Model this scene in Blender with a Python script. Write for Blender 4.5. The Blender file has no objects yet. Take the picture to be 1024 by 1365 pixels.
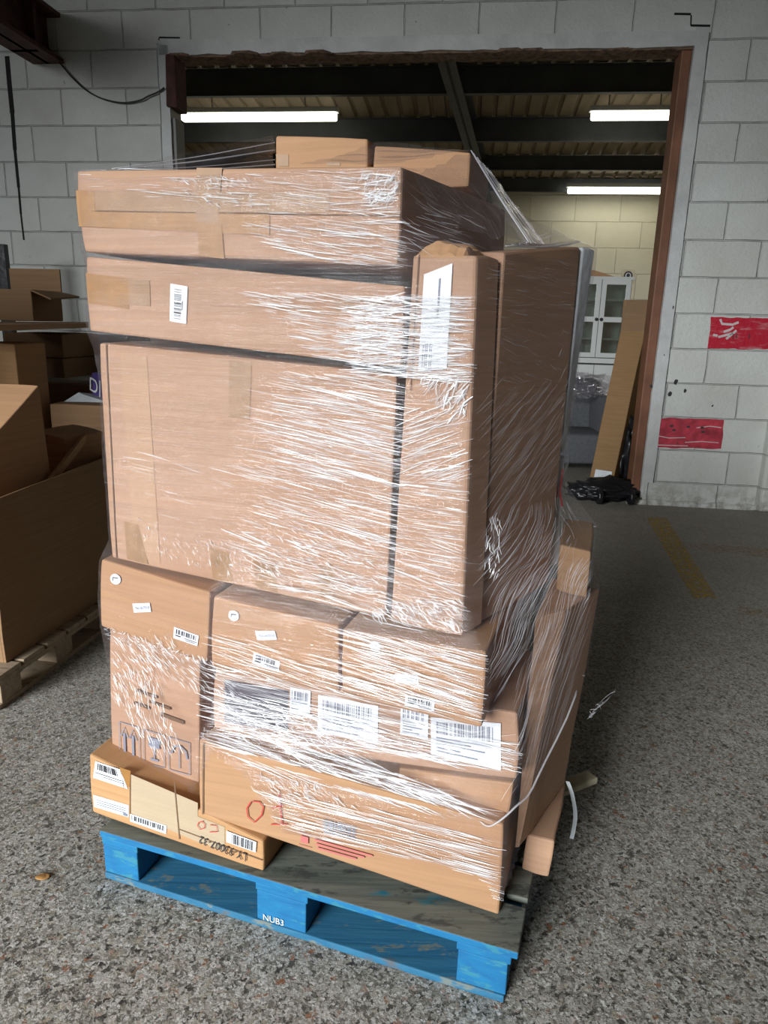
import bpy, bmesh, math, random
from mathutils import Vector, Matrix, noise
from mathutils.bvhtree import BVHTree

random.seed(7)
SC = bpy.context.scene
COL = SC.collection
R = math.radians
# ------------------------------------------------------------------ camera
FPX, PITCH, ROLL, CAMH = 950.0, R(14.79), R(1.52), 1.6
cp, sp, cr, sr = math.cos(PITCH), math.sin(PITCH), math.cos(ROLL), math.sin(ROLL)
FWD = Vector((0, cp, -sp)); UP0 = Vector((0, sp, cp)); X0 = Vector((1, 0, 0))
CX = X0 * cr + UP0 * sr
CU = -X0 * sr + UP0 * cr
CPOS = Vector((0, 0, CAMH))
cam = bpy.data.cameras.new('camera'); camo = bpy.data.objects.new('camera', cam); COL.objects.link(camo)
cam.sensor_fit = 'VERTICAL'; cam.sensor_height = 36.0; cam.lens = 36.0 * FPX / 1365.0
cam.clip_start = 0.02; cam.clip_end = 200
m = Matrix.Identity(4)
for i in range(3):
    m[i][0], m[i][1], m[i][2], m[i][3] = CX[i], CU[i], -FWD[i], CPOS[i]
camo.matrix_world = m
SC.camera = camo

def ray(x, y):
    return FWD + CX * ((x - 512) / FPX) - CU * ((y - 682.5) / FPX)
def onz(x, y, z=0.0):
    d = ray(x, y); return CPOS + d * ((z - CAMH) / d.z)
def onpl(x, y, p0, n):
    d = ray(x, y); return CPOS + d * (n.dot(p0 - CPOS) / n.dot(d))
def aty(x, y, Y):
    d = ray(x, y); return CPOS + d * (Y / d.y)

# pallet frame: u along its front, v into the depth
PO = Vector((-.792, 1.75, 0)); PYAW = R(-18.34)
UD = Vector((math.cos(PYAW), math.sin(PYAW), 0)); VD = Vector((-math.sin(PYAW), math.cos(PYAW), 0))
def W(u, v, z): return PO + UD * u + VD * v + Vector((0, 0, z))
def uvz(p):
    q = p - PO; return q.dot(UD), q.dot(VD), q.z
# wall frame: s along the doorway wall, t through it
WO = Vector((0, 6.9195, 0)); SD = Vector((.99329, -.11563, 0)); TD = Vector((.11563, .99329, 0))
def WW(s, t, z): return WO + SD * s + TD * t + Vector((0, 0, z))
def onwall(x, y, t=0.0): return onpl(x, y, WO + TD * t, TD)
def wst(p):
    q = p - WO; return q.dot(SD), q.dot(TD), q.z

# ------------------------------------------------------------------ object helpers
ORG = {}
def tag(o, label=None, cat=None, group=None, kind=None):
    if label: o['label'] = label
    if cat: o['category'] = cat
    if group: o['group'] = group
    if kind: o['kind'] = kind
    return o
def empty(name, loc):
    o = bpy.data.objects.new(name, None); COL.objects.link(o); o.location = loc; ORG[o.name] = Vector(loc)
    o.empty_display_size = .1
    return o
def build(name, bm, mats, parent=None, org=None, smooth=False):
    if not isinstance(mats, (list, tuple)): mats = [mats]
    if parent is not None: org = ORG[parent.name]
    elif org is None:
        xs = [v.co.x for v in bm.verts]; ys = [v.co.y for v in bm.verts]; zs = [v.co.z for v in bm.verts]
        org = Vector(((min(xs) + max(xs)) / 2, (min(ys) + max(ys)) / 2, min(zs)))
    org = Vector(org)
    for v in bm.verts: v.co -= org
    bm.normal_update()
    me = bpy.data.meshes.new(name); bm.to_mesh(me); bm.free()
    for mt in mats: me.materials.append(mt)
    if smooth:
        for p in me.polygons: p.use_smooth = True
    o = bpy.data.objects.new(name, me); COL.objects.link(o)
    if parent is not None: o.parent = parent
    else: o.location = org
    ORG[o.name] = org
    return o
def structure(name, bm, mats, parent=None, **k):
    o = build(name, bm, mats, parent, **k)
    if parent is None: o['kind'] = 'structure'
    return o
def BM(): return bmesh.new()
def hexa(bm, P, mi=0):
    """P: front tl,tr,br,bl then back tl,tr,br,bl"""
    v = [bm.verts.new(p) for p in P]
    for f in ((3, 2, 1, 0), (4, 5, 6, 7), (0, 1, 5, 4), (2, 3, 7, 6), (1, 2, 6, 5), (3, 0, 4, 7)):
        fc = bm.faces.new([v[i] for i in f]); fc.material_index = mi
    return v
def box(bm, lo, hi, fr=None, mi=0):
    (a, b, c), (d, e, f) = lo, hi
    fr = fr or (lambda x, y, z: Vector((x, y, z)))
    hexa(bm, [fr(a, b, f), fr(d, b, f), fr(d, b, c), fr(a, b, c), fr(a, e, f), fr(d, e, f), fr(d, e, c), fr(a, e, c)], mi)
def bevel(bm, off, seg=2, ang=35):
    bm.normal_update()
    es = [e for e in bm.edges if len(e.link_faces) == 2 and e.calc_face_angle(0) > R(ang)]
    if es: bmesh.ops.bevel(bm, geom=es, offset=off, segments=seg, profile=.5, affect='EDGES', clamp_overlap=True)
def recalc(bm): bmesh.ops.recalc_face_normals(bm, faces=bm.faces)
def tube(bm, pts, r, n=8, mi=0, cap=True):
    rings = []
    for i, p in enumerate(pts):
        a = pts[max(i - 1, 0)]; b = pts[min(i + 1, len(pts) - 1)]
        d = (b - a).normalized()
        h = Vector((0, 0, 1)) if abs(d.z) < .9 else Vector((1, 0, 0))
        x = d.cross(h).normalized(); y = x.cross(d)
        rr = r[i] if isinstance(r, (list, tuple)) else r
        rings.append([bm.verts.new(p + x * (rr * math.cos(2 * math.pi * k / n)) + y * (rr * math.sin(2 * math.pi * k / n))) for k in range(n)])
    for A, B in zip(rings, rings[1:]):
        for k in range(n):
            f = bm.faces.new((A[k], A[(k + 1) % n], B[(k + 1) % n], B[k])); f.material_index = mi; f.smooth = True
    if cap:
        bm.faces.new(rings[0][::-1]).material_index = mi; bm.faces.new(rings[-1]).material_index = mi
def spline(pts, n=8):
    out = []
    P = [pts[0]] + list(pts) + [pts[-1]]
    for i in range(1, len(P) - 2):
        for k in range(n):
            t = k / n
            a, b, c, d = P[i - 1], P[i], P[i + 1], P[i + 2]
            out.append(.5 * ((2 * b) + (c - a) * t + (2 * a - 5 * b + 4 * c - d) * t * t + (3 * b - a - 3 * c + d) * t ** 3))
    out.append(pts[-1]); return out

# ------------------------------------------------------------------ materials
def mat(name):
    mt = bpy.data.materials.new(name); mt.use_nodes = True
    nt = mt.node_tree; nt.nodes.clear()
    out = nt.nodes.new('ShaderNodeOutputMaterial')
    return mt, nt, out
class N:
    def __init__(s, nt): s.nt = nt
    def __call__(s, typ, ins=None, **kw):
        n = s.nt.nodes.new('ShaderNode' + typ)
        for k, v in kw.items(): setattr(n, k, v)
        for k, v in (ins or {}).items():
            if hasattr(v, 'bl_rna') and isinstance(v, bpy.types.NodeSocket): s.nt.links.new(v, n.inputs[k])
            else: n.inputs[k].default_value = v
        return n
    def math(s, op, a, b=0.0, clamp=False):
        n = s('Math', {0: a, 1: b}, operation=op); n.use_clamp = clamp; return n.outputs[0]
    def ramp(s, fac, stops, interp='LINEAR'):
        n = s('ValToRGB', {0: fac}); r = n.color_ramp; r.interpolation = interp
        while len(r.elements) < len(stops): r.elements.new(.5)
        for e, (p, c) in zip(r.elements, stops):
            e.position = p; e.color = (*c, 1) if len(c) == 3 else c
        return n.outputs[0]
    def mix(s, fac, a, b, blend='MIX'):
        n = s.nt.nodes.new('ShaderNodeMix'); n.data_type = 'RGBA'; n.blend_type = blend
        for i, v in ((0, fac), (6, a), (7, b)):
            if isinstance(v, bpy.types.NodeSocket): s.nt.links.new(v, n.inputs[i])
            elif i == 0: n.inputs[0].default_value = v
            else: n.inputs[i].default_value = (*v, 1) if len(v) == 3 else v
        return n.outputs[2]
    def coord(s, kind='Object', scale=(1, 1, 1), rot=(0, 0, 0), loc=(0, 0, 0)):
        c = s('TexCoord'); mp = s('Mapping', {0: c.outputs[kind], 1: loc, 2: rot, 3: scale}); return mp.outputs[0]
    def noise(s, vec, scale, detail=3, rough=.5, dist=0.0):
        n = s('TexNoise', {'Vector': vec, 'Scale': scale, 'Detail': detail, 'Roughness': rough, 'Distortion': dist}); return n.outputs[0]
    def bump(s, h, strength, dist=.01):
        return s('Bump', {'Height': h, 'Strength': strength, 'Distance': dist}).outputs[0]
def finish(nt, out, sh): nt.links.new(sh, out.inputs[0])

def M_plain(name, col, rough=.6, var=.12, scale=6, metal=0.0, bumps=0.0, bscale=40):
    mt, nt, out = mat(name); n = N(nt)
    v = n.coord()
    f = n.noise(v, scale, 4)
    c = n.mix(n.ramp(f, [(.3, (0, 0, 0)), (.7, (1, 1, 1))]), [x * (1 - var) for x in col], [min(1, x * (1 + var)) for x in col])
    p = n('BsdfPrincipled', {'Base Color': c, 'Roughness': rough, 'Metallic': metal})
    if bumps: nt.links.new(n.bump(n.noise(v, bscale, 4), bumps), p.inputs['Normal'])
    finish(nt, out, p.outputs[0]); return mt

def M_card(name, col, streak=.10):
    mt, nt, out = mat(name); n = N(nt)
    v = n.coord()
    flute = n.noise(n.coord(scale=(2.5, 2.5, 70)), 1.0, 4, .6)
    big = n.noise(v, 3.0, 3)
    fib = n.noise(v, 260, 2)
    a = [x * (1 - streak * 1.2) for x in col]; b = [min(1, x * (1 + streak)) for x in col]
    c = n.mix(n.ramp(flute, [(.3, (0, 0, 0)), (.7, (1, 1, 1))]), a, b)
    c = n.mix(n.math('MULTIPLY', n.ramp(big, [(.35, (0, 0, 0)), (.7, (1, 1, 1))]), .25), c, [col[0] * .8, col[1] * .76, col[2] * .72])
    c = n.mix(n.math('MULTIPLY', n.ramp(fib, [(.55, (0, 0, 0)), (.75, (1, 1, 1))]), .12), c, [x * .55 for x in col])
    p = n('BsdfPrincipled', {'Base Color': c, 'Roughness': .72, 'Specular IOR Level': .3})
    nt.links.new(n.bump(n.math('ADD', flute, n.math('MULTIPLY', fib, .3)), .25, .003), p.inputs['Normal'])
    finish(nt, out, p.outputs[0]); return mt

CARD = M_card('cardboard_pink_tan', (.45, .275, .175))
CARD2 = M_card('cardboard_tan', (.45, .26, .14))
CARD3 = M_card('cardboard_orange', (.50, .285, .135))
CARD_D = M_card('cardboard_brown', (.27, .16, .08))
CARD_GREY = M_card('paper_grey_tan', (.47, .37, .25), .06)
TAPE = M_plain('packing_tape', (.34, .165, .045), .5, .10, 30)
TAPE2 = M_plain('packing_tape_pale', (.33, .19, .09), .5, .10, 30)
CREASE_D = M_plain('carton_crease', (.16, .09, .05), .8)
PAPER = M_plain('label_paper', (.80, .83, .86), .5, .03, 20)
INK = M_plain('black_ink', (.03, .03, .035), .6)
INKG = M_plain('grey_ink', (.22, .24, .30), .6)
RED_INK = M_plain('red_ink', (.50, .05, .04), .6)
REDP = M_plain('red_print', (.55, .16, .15), .6)
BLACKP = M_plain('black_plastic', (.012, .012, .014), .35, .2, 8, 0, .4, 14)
WHITE_C = M_plain('white_card', (.62, .66, .68), .6, .10, 9, 0, .5, 18)
GREYF = M_plain('grey_fabric', (.10, .105, .115), .9, .15, 30, 0, .3, 160)
CAB = M_plain('white_lacquer', (.62, .64, .62), .4, .04, 4)
GLASSD, nt, out = mat('cabinet_glass'); n = N(nt)
sh = n('MixShader', {0: .35, 1: n('BsdfTransparent', {0: (.85, .9, .88, 1)}).outputs[0], 2: n('BsdfGlossy', {0: (.8, .85, .85, 1), 'Roughness': .15}).outputs[0]})
finish(nt, out, sh.outputs[0])
STEEL = M_plain('dark_purlin_steel', (.055, .06, .066), .55, .2, 3)
RUST = M_plain('rusty_steel', (.07, .022, .014), .7, .5, 9, 0, .5, 40)
TIMBER = M_plain('timber_lining', (.20, .085, .045), .6, .25, 4, 0, .3, 30)
RUBBER = M_plain('cable_rubber', (.012, .011, .01), .5)
GREYSTEEL = M_plain('grey_steel', (.18, .18, .17), .5)
PURPLE = M_plain('purple_card', (.09, .06, .24), .5)

def M_wood(name, col, col2, wear, blue=None):
    mt, nt, out = mat(name); n = N(nt)
    rot = (0, 0, -PYAW)
    g = n.noise(n.coord(scale=(3, 40, 40), rot=rot), 1.0, 5, .6, .4)
    c = n.mix(n.ramp(g, [(.3, (0, 0, 0)), (.7, (1, 1, 1))]), col, col2)
    w = n.noise(n.coord(scale=(6, 14, 22), rot=rot), 1.6, 6, .65)
    c = n.mix(n.ramp(w, [(.56, (0, 0, 0)), (.62, (1, 1, 1))]), c, wear)
    if blue:
        b = n.noise(n.coord(scale=(5, 12, 12), rot=rot, loc=(3, 1, 0)), 1.3, 5, .6)
        c = n.mix(n.ramp(b, [(.60, (0, 0, 0)), (.70, (1, 1, 1))]), c, blue)
    p = n('BsdfPrincipled', {'Base Color': c, 'Roughness': .75})
    nt.links.new(n.bump(g, .5, .004), p.inputs['Normal'])
    finish(nt, out, p.outputs[0]); return mt
BLUE = M_wood('blue_painted_wood', (.004, .125, .30), (.008, .18, .38), (.03, .21, .31))
BLUE_B = M_wood('worn_blue_wood', (.012, .12, .24), (.03, .17, .29), (.16, .20, .19), (.11, .12, .125))
DECK = M_wood('weathered_deck_wood', (.085, .10, .085), (.17, .18, .15), (.06, .065, .06), (.015, .15, .20))
WOODRAW = M_wood('raw_pallet_wood', (.28, .21, .14), (.40, .31, .21), (.22, .17, .11))

# floor: exposed aggregate concrete
FLOOR, nt, out = mat('aggregate_concrete'); n = N(nt)
v = n.coord()
vv = n('VectorMath', {0: v, 1: n('VectorMath', {0: n('TexNoise', {'Vector': v, 'Scale': 70, 'Detail': 4, 'Roughness': .65}).outputs[1], 3: .030}, operation='SCALE').outputs[0]}, operation='ADD').outputs[0]
vo = n('TexVoronoi', {'Vector': vv, 'Scale': 62, 'Randomness': 1.0}, feature='F1')
vo2 = n('TexVoronoi', {'Vector': vv, 'Scale': 130}, feature='F1')
rnd = n('SeparateColor', {0: vo.outputs['Color']})
PAL = [(0, (.035, .034, .031)), (.14, (.09, .085, .072)), (.28, (.27, .245, .195)), (.45, (.44, .42, .36)), (.62, (.56, .55, .50)), (.80, (.36, .30, .21)), (.88, (.68, .67, .63)), (.985, (.30, .13, .06))]
stone = n.ramp(rnd.outputs[0], PAL)
s2 = n('SeparateColor', {0: vo2.outputs['Color']})
fine = n.ramp(s2.outputs[1], [(0, (.06, .055, .047)), (.3, (.27, .255, .21)), (.6, (.45, .435, .385)), (1, (.72, .71, .67))])
c = n.mix(n.ramp(n.noise(vv, 55, 3), [(.44, (0, 0, 0)), (.50, (1, 1, 1))]), stone, fine)
gap = n.ramp(n.noise(v, 150, 4, .7), [(.36, (0, 0, 0)), (.52, (1, 1, 1))])
c = n.mix(n.math('MULTIPLY', n.math('SUBTRACT', 1.0, gap), .6), c, (.10, .09, .078))
# worn smooth dusty zones farther in the hall
big = n.noise(v, .55, 4, .6)
dpos = n('SeparateXYZ', {0: v})
far = n.math('MULTIPLY', n.ramp(n.math('DIVIDE', n.math('ADD', dpos.outputs[1], n.math('MULTIPLY', big, 2.0)), 8.0), [(.36, (0, 0, 0)), (.72, (1, 1, 1))]), .72)
dust = n.mix(n.noise(v, 7, 6, .7), (.24, .22, .18), (.40, .375, .325))
c = n.mix(far, c, dust)
st = n.ramp(n.noise(v, 1.3, 5, .6), [(.35, (0, 0, 0)), (.7, (1, 1, 1))])
c = n.mix(n.math('MULTIPLY', st, .35), c, n.mix(.5, c, (.10, .085, .07)))
p = n('BsdfPrincipled', {'Base Color': c, 'Roughness': .82, 'Specular IOR Level': .3})
hh = n.math('ADD', n.math('MULTIPLY', rnd.outputs[1], n.math('SUBTRACT', 1.0, far)), n.math('MULTIPLY', n.noise(v, 110, 5, .7), 1.0))
nt.links.new(n.bump(hh, .8, .007), p.inputs['Normal'])
finish(nt, out, p.outputs[0])

# painted block wall (local frame: x along, z up)
def M_block(name, col, col2, dirt=True, ln=.55, bh=.3075, bw=.63, zoff=.221):
    mt, nt, out = mat(name); n = N(nt)
    tc = n('TexCoord')
    sx = n('SeparateXYZ', {0: tc.outputs['UV']})
    wob = n.noise(tc.outputs['UV'], 5, 3)
    yy = n.math('ADD', sx.outputs[1], n.math('MULTIPLY', n.math('SUBTRACT', wob, .5), .014))
    xx = n.math('ADD', sx.outputs[0], n.math('MULTIPLY', n.math('SUBTRACT', n.noise(tc.outputs['UV'], 4.1, 3), .5), .02))
    cv = n('CombineXYZ', {0: xx, 1: n.math('SUBTRACT', yy, zoff)}).outputs[0]
    def br(mort):
        return n('TexBrick', {'Vector': cv, 'Scale': 1.0, 'Mortar Size': mort, 'Mortar Smooth': .6, 'Bias': 0.0, 'Brick Width': bw, 'Row Height': bh,
                              'Color1': (1, 1, 1, 1), 'Color2': (.74, .74, .72, 1), 'Mortar': (.6, .6, .6, 1)}, offset=.5, squash=1.0)
    b = br(.008)
    mort = b.outputs['Fac']
    g = n.noise(tc.outputs['UV'], 1.2, 5, .6)
    c = n.mix(n.ramp(g, [(.3, (0, 0, 0)), (.7, (1, 1, 1))]), col, col2)
    c = n.mix(.35, c, b.outputs['Color'], 'MULTIPLY')
    lines = n.math('MULTIPLY', mort, n.ramp(n.noise(tc.outputs['UV'], 6, 3), [(.48, (.10, .10, .10)), (.72, (1, 1, 1))]))
    c = n.mix(n.math('MULTIPLY', lines, ln), c, [x * .30 for x in col])
    fl = n.ramp(n.noise(tc.outputs['UV'], 16, 5, .6), [(.70, (0, 0, 0)), (.725, (1, 1, 1))])
    c = n.mix(n.math('MULTIPLY', fl, .55), c, (.10, .09, .08))
    if dirt:
        lo = n.math('MULTIPLY', n.ramp(sx.outputs[1], [(0.0, (1, 1, 1)), (.30, (0, 0, 0))]), n.ramp(n.noise(tc.outputs['UV'], 9, 6, .7), [(.45, (0, 0, 0)), (.6, (1, 1, 1))]))
        c = n.mix(n.math('MULTIPLY', lo, .7), c, (.22, .20, .165))
    p = n('BsdfPrincipled', {'Base Color': c, 'Roughness': .6, 'Specular IOR Level': .4})
    h = n.math('SUBTRACT', n.math('MULTIPLY', n.noise(tc.outputs['UV'], 26, 6, .65), .6), n.math('MULTIPLY', mort, 1.2))
    nt.links.new(n.bump(h, .9, .016), p.inputs['Normal'])
    finish(nt, out, p.outputs[0]); return mt
WALLM = M_block('painted_block', (.60, .60, .555), (.74, .765, .735))
BRICKD = M_plain('dark_bare_wall', (.32, .29, .26), .9, .2, 3)
WALLB = M_block('cream_block', (.58, .55, .44), (.64, .61, .50), False, .25, .5, .9)
RENDERB = M_plain('painted_surround', (.60, .61, .60), .6, .12, 5, 0, .5, 30)
SPALL = M_plain('broken_concrete', (.20, .13, .09), .9, .5, 20, 0, .8, 40)
DARK = M_plain('dark_joint', (.015, .014, .013), .9)
CEILM = M_plain('dark_sheet_roof', (.22, .21, .19), .8)

SHEET, nt, out = mat('corrugated_roof_sheet'); n = N(nt)
v = n.coord(scale=(1, 1, 1))
sxx = n('SeparateXYZ', {0: v})
g = n.noise(n.coord(scale=(3, .4, 1)), 1.5, 4)
c = n.mix(n.ramp(g, [(.3, (0, 0, 0)), (.7, (1, 1, 1))]), (.20, .155, .10), (.33, .27, .19))
p = n('BsdfPrincipled', {'Base Color': c, 'Roughness': .7})
finish(nt, out, p.outputs[0])

TUBE, nt, out = mat('lit_fluorescent_tube'); n = N(nt)
finish(nt, out, n('Emission', {0: (1, .97, .82, 1), 1: 5.0}).outputs[0])

YELLOW, nt, out = mat('worn_yellow_line'); n = N(nt)
v = n.coord(); f = n.ramp(n.noise(v, 26, 6, .7), [(.40, (0, 0, 0)), (.60, (1, 1, 1))])
p = n('BsdfPrincipled', {'Base Color': (.50, .33, .05, 1), 'Roughness': .8})
finish(nt, out, n('MixShader', {0: n.math('MULTIPLY', f, .9), 1: n('BsdfTransparent').outputs[0], 2: p.outputs[0]}).outputs[0])
YELLOW2, nt, out = mat('faint_yellow_line'); n = N(nt)
v = n.coord(); f = n.ramp(n.noise(v, 22, 6, .7), [(.44, (0, 0, 0)), (.66, (1, 1, 1))])
p = n('BsdfPrincipled', {'Base Color': (.45, .27, .07, 1), 'Roughness': .8})
finish(nt, out, n('MixShader', {0: n.math('MULTIPLY', f, .5), 1: n('BsdfTransparent').outputs[0], 2: p.outputs[0]}).outputs[0])

REDPAINT, nt, out = mat('red_wall_paint'); n = N(nt)
v = n.coord(scale=(2, 2, 9))
f = n.ramp(n.noise(v, 3, 6, .65), [(.54, (0, 0, 0)), (.70, (1, 1, 1))])
c = n.mix(n.math('MULTIPLY', f, .75), (.52, .012, .035), (.62, .28, .30))
p = n('BsdfPrincipled', {'Base Color': c, 'Roughness': .5})
nt.links.new(n.bump(n.noise(n.coord(), 26, 6), .5, .01), p.inputs['Normal'])
finish(nt, out, p.outputs[0])
REDPAINT2 = M_plain('faded_red_wall_paint', (.48, .045, .07), .5, .4, 12, 0, .5, 26)
CHIP = M_plain('bare_chip', (.05, .045, .05), .9)
SCRAPE = M_plain('white_scrape', (.62, .56, .56), .7)

# stretch film
def M_film(name, milk, gloss, s=1.0):
    mt, nt, out = mat(name); n = N(nt)
    tc = n('TexCoord')
    mp = n('Mapping', {0: tc.outputs['UV'], 3: (1.3, 210, 1), 2: (0, 0, R(4))}).outputs[0]
    mp2 = n('Mapping', {0: tc.outputs['UV'], 3: (5, 60, 1), 2: (0, 0, R(-9))}).outputs[0]
    st = n.noise(mp, 1.0, 4, .6, .25)
    st2 = n.noise(mp2, 1.0, 3, .6, .4)
    lump = n.noise(tc.outputs['UV'], 9, 4, .6)
    h = n.math('ADD', st, n.math('ADD', n.math('MULTIPLY', st2, .8), n.math('MULTIPLY', lump, .5)))
    bp = n.bump(h, .55 * s, .006)
    tr = n('BsdfTransparent', {0: (.96, .95, .96, 1)}).outputs[0]
    gl = n('BsdfGlossy', {0: (1, 1, 1, 1), 'Roughness': .10, 'Normal': bp}).outputs[0]
    df = n('BsdfDiffuse', {0: (.78, .74, .80, 1), 'Normal': bp}).outputs[0]
    fr = n('LayerWeight', {0: .30, 'Normal': bp}).outputs[0]
    # some stretched bands are milkier than others
    band = n.ramp(n.noise(n('Mapping', {0: tc.outputs['UV'], 3: (1.0, 26, 1), 2: (0, 0, R(3))}).outputs[0], 1.0, 4, .6), [(.40, (.35, .35, .35)), (.68, (1, 1, 1))])
    a = n('MixShader', {0: n.math('MULTIPLY', band, milk), 1: tr, 2: df}).outputs[0]
    b = n('MixShader', {0: n.math('ADD', n.math('MULTIPLY', fr, gloss), gloss * .28, True), 1: a, 2: gl}).outputs[0]
    finish(nt, out, b); return mt
FILM = M_film('stretch_film', .05, .09)
FILM_T = M_film('loose_stretch_film', .05, .16, 1.2)
FOLD, nt, out = mat('film_fold_glint'); n = N(nt)  # film folds whose white colour stands in for reflected highlights
p = n('BsdfPrincipled', {'Base Color': (.93, .95, .97, 1), 'Roughness': .22, 'Specular IOR Level': .9})
finish(nt, out, n('MixShader', {0: .92, 1: n('BsdfTransparent').outputs[0], 2: p.outputs[0]}).outputs[0])
FOLD_GLINT_S, nt, out = mat('film_fold_glint_soft'); n = N(nt)  # weaker, more see-through highlight white; also used for strands and loose film
p = n('BsdfPrincipled', {'Base Color': (.80, .80, .84, 1), 'Roughness': .25, 'Specular IOR Level': .9})
finish(nt, out, n('MixShader', {0: .42, 1: n('BsdfTransparent').outputs[0], 2: p.outputs[0]}).outputs[0])

# ------------------------------------------------------------------ lettering
_tx = {}
def text_geo(s):
    if s not in _tx:
        cu = bpy.data.curves.new('lettering', 'FONT'); cu.body = s; cu.size = 1.0; cu.resolution_u = 3
        o = bpy.data.objects.new('lettering', cu); COL.objects.link(o)
        bpy.context.view_layer.update()
        dg = bpy.context.evaluated_depsgraph_get()
        me = bpy.data.meshes.new_from_object(o.evaluated_get(dg))
        vs = [tuple(v.co) for v in me.vertices]; fs = [tuple(p.vertices) for p in me.polygons]
        bpy.data.objects.remove(o); bpy.data.curves.remove(cu); bpy.data.meshes.remove(me)
        x0 = min(v[0] for v in vs); x1 = max(v[0] for v in vs); y0 = min(v[1] for v in vs); y1 = max(v[1] for v in vs)
        _tx[s] = ([((v[0] - x0) / (x1 - x0), (v[1] - y0) / (y1 - y0)) for v in vs], fs)
    return _tx[s]
def add_text(bm, s, D, box4, rot=0, off=.0008, mi=0):
    """D(a,b,off): a 0..1 left-right, b 0..1 top-bottom; box4 = a0,b0,a1,b1; rot in quarter turns clockwise"""
    vs, fs = text_geo(s); a0, b0, a1, b1 = box4
    out = []
    for x, y in vs:
        x, y = (x, 1 - y)
        if rot == 1: x, y = 1 - y, x
        elif rot == 2: x, y = 1 - x, 1 - y
        elif rot == 3: x, y = y, 1 - x
        out.append(bm.verts.new(D(a0 + (a1 - a0) * x, b0 + (b1 - b0) * y, off)))
    for f in fs:
        try: bm.faces.new([out[i] for i in f]).material_index = mi
        except ValueError: pass
def add_patch(bm, D, box4, off=.0008, mi=0):
    a0, b0, a1, b1 = box4
    f = bm.faces.new([bm.verts.new(D(a, b, off)) for a, b in ((a0, b1), (a1, b1), (a1, b0), (a0, b0))]); f.material_index = mi
def add_bars(bm, D, box4, n=22, vert=False, off=.0008, seed=1):
    rg = random.Random(seed); a0, b0, a1, b1 = box4
    ws = [rg.choice((1, 1, 2, 3)) for _ in range(2 * n)]; T = sum(ws); x = 0
    for i, w in enumerate(ws):
        if i % 2 == 0:
            f0, f1 = x / T, (x + w) / T
            if vert: add_patch(bm, D, (a0, b0 + (b1 - b0) * f0, a1, b0 + (b1 - b0) * f1), off)
            else: add_patch(bm, D, (a0 + (a1 - a0) * f0, b0, a0 + (a1 - a0) * f1, b1), off)
        x += w
def add_stroke(bm, D, pts, w, off=.0008):
    """polyline in (a,b) with half width w in metres"""
    P = [D(a, b, off) for a, b in pts]
    nr = (D(.5, .5, 1.0) - D(.5, .5, 0)).normalized()
    L = []
    for i, p in enumerate(P):
        d = (P[min(i + 1, len(P) - 1)] - P[max(i - 1, 0)]).normalized(); s = nr.cross(d) * w
        L.append((bm.verts.new(p + s), bm.verts.new(p - s)))
    for a, b in zip(L, L[1:]): bm.faces.new((a[0], b[0], b[1], a[1]))

# ------------------------------------------------------------------ cartons
HEX = []        # corner sets of everything inside the film
class Carton: pass
def grid_hexa(P, n=8, amp=.0025, seed=0.0, bulge=0.0, bev=.006, dent=0.0):
    bm = BM()
    tl, tr, br, bl, TL, TR, BR, BL = P
    ctr = sum((Vector(p) for p in P), Vector()) / 8
    cache = {}
    def vert(p):
        k = (round(p.x, 5), round(p.y, 5), round(p.z, 5))
        if k not in cache: cache[k] = bm.verts.new(p)
        return cache[k]
    for q in ((bl, br, tr, tl), (BR, BL, TL, TR), (tl, tr, TR, TL), (BL, BR, br, bl), (br, BR, TR, tr), (BL, bl, tl, TL)):
        q = [Vector(x) for x in q]
        nrm = (q[1] - q[0]).cross(q[3] - q[0]).normalized()
        g = []
        for j in range(n + 1):
            row = []
            for i in range(n + 1):
                a, b = i / n, j / n
                p = q[0] * (1 - a) * (1 - b) + q[1] * a * (1 - b) + q[2] * a * b + q[3] * (1 - a) * b
                row.append(vert(p))
            g.append(row)
        for j in range(n):
            for i in range(n):
                bm.faces.new((g[j][i], g[j][i + 1], g[j + 1][i + 1], g[j + 1][i]))
    bevel(bm, bev, 2, 40)
    for v in bm.verts:
        s = v.co * 7 + Vector((seed, seed * 1.7, 0))
        d = noise.noise_vector(s)
        v.co += d * amp
        if dent:
            mn = min((v.co - Vector(p)).length for p in P)
            if mn < .07: v.co += (ctr - v.co).normalized() * dent * (1 - mn / .07) * (0.5 + .5 * noise.noise(s * 3))
    recalc(bm)
    return bm
def carton(name, label, cat, P, material, group=None, wrapped=True, amp=.0009, bev=.006, dent=.006, n=8):
    c = Carton(); c.P = [Vector(p) for p in P]
    bm = grid_hexa(c.P, n, amp, random.random() * 50, 0, bev, dent)
    c.root = build(name, bm, material)
    tag(c.root, label, cat, group)
    tl, tr, br, bl = c.P[:4]
    c.n = (tr - bl).cross(tl - br).normalized()
    if c.n.dot(CPOS - tl) < 0: c.n = -c.n
    c.p0 = (tl + tr + br + bl) / 4
    if wrapped: HEX.append(c.P)
    return c
def plane_pts(px, pa, pb):
    """pixel corners onto the vertical plane through plan points pa, pb (pallet frame)"""
    a, b = W(*pa, 0), W(*pb, 0); d = (b - a).normalized(); n = Vector((-d.y, d.x, 0))
    return [onpl(x, y, a, n) for x, y in px]
def DD(c, px, lift=.0022):
    """decal mapper on the front of carton c from four pixel corners tl,tr,br,bl"""
    q = [onpl(x, y, c.p0, c.n) + c.n * lift for x, y in px]
    def D(a, b, off=0.0):
        return (q[0] * (1 - a) + q[1] * a) * (1 - b) + (q[3] * (1 - a) + q[2] * a) * b + c.n * off
    return D
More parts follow.
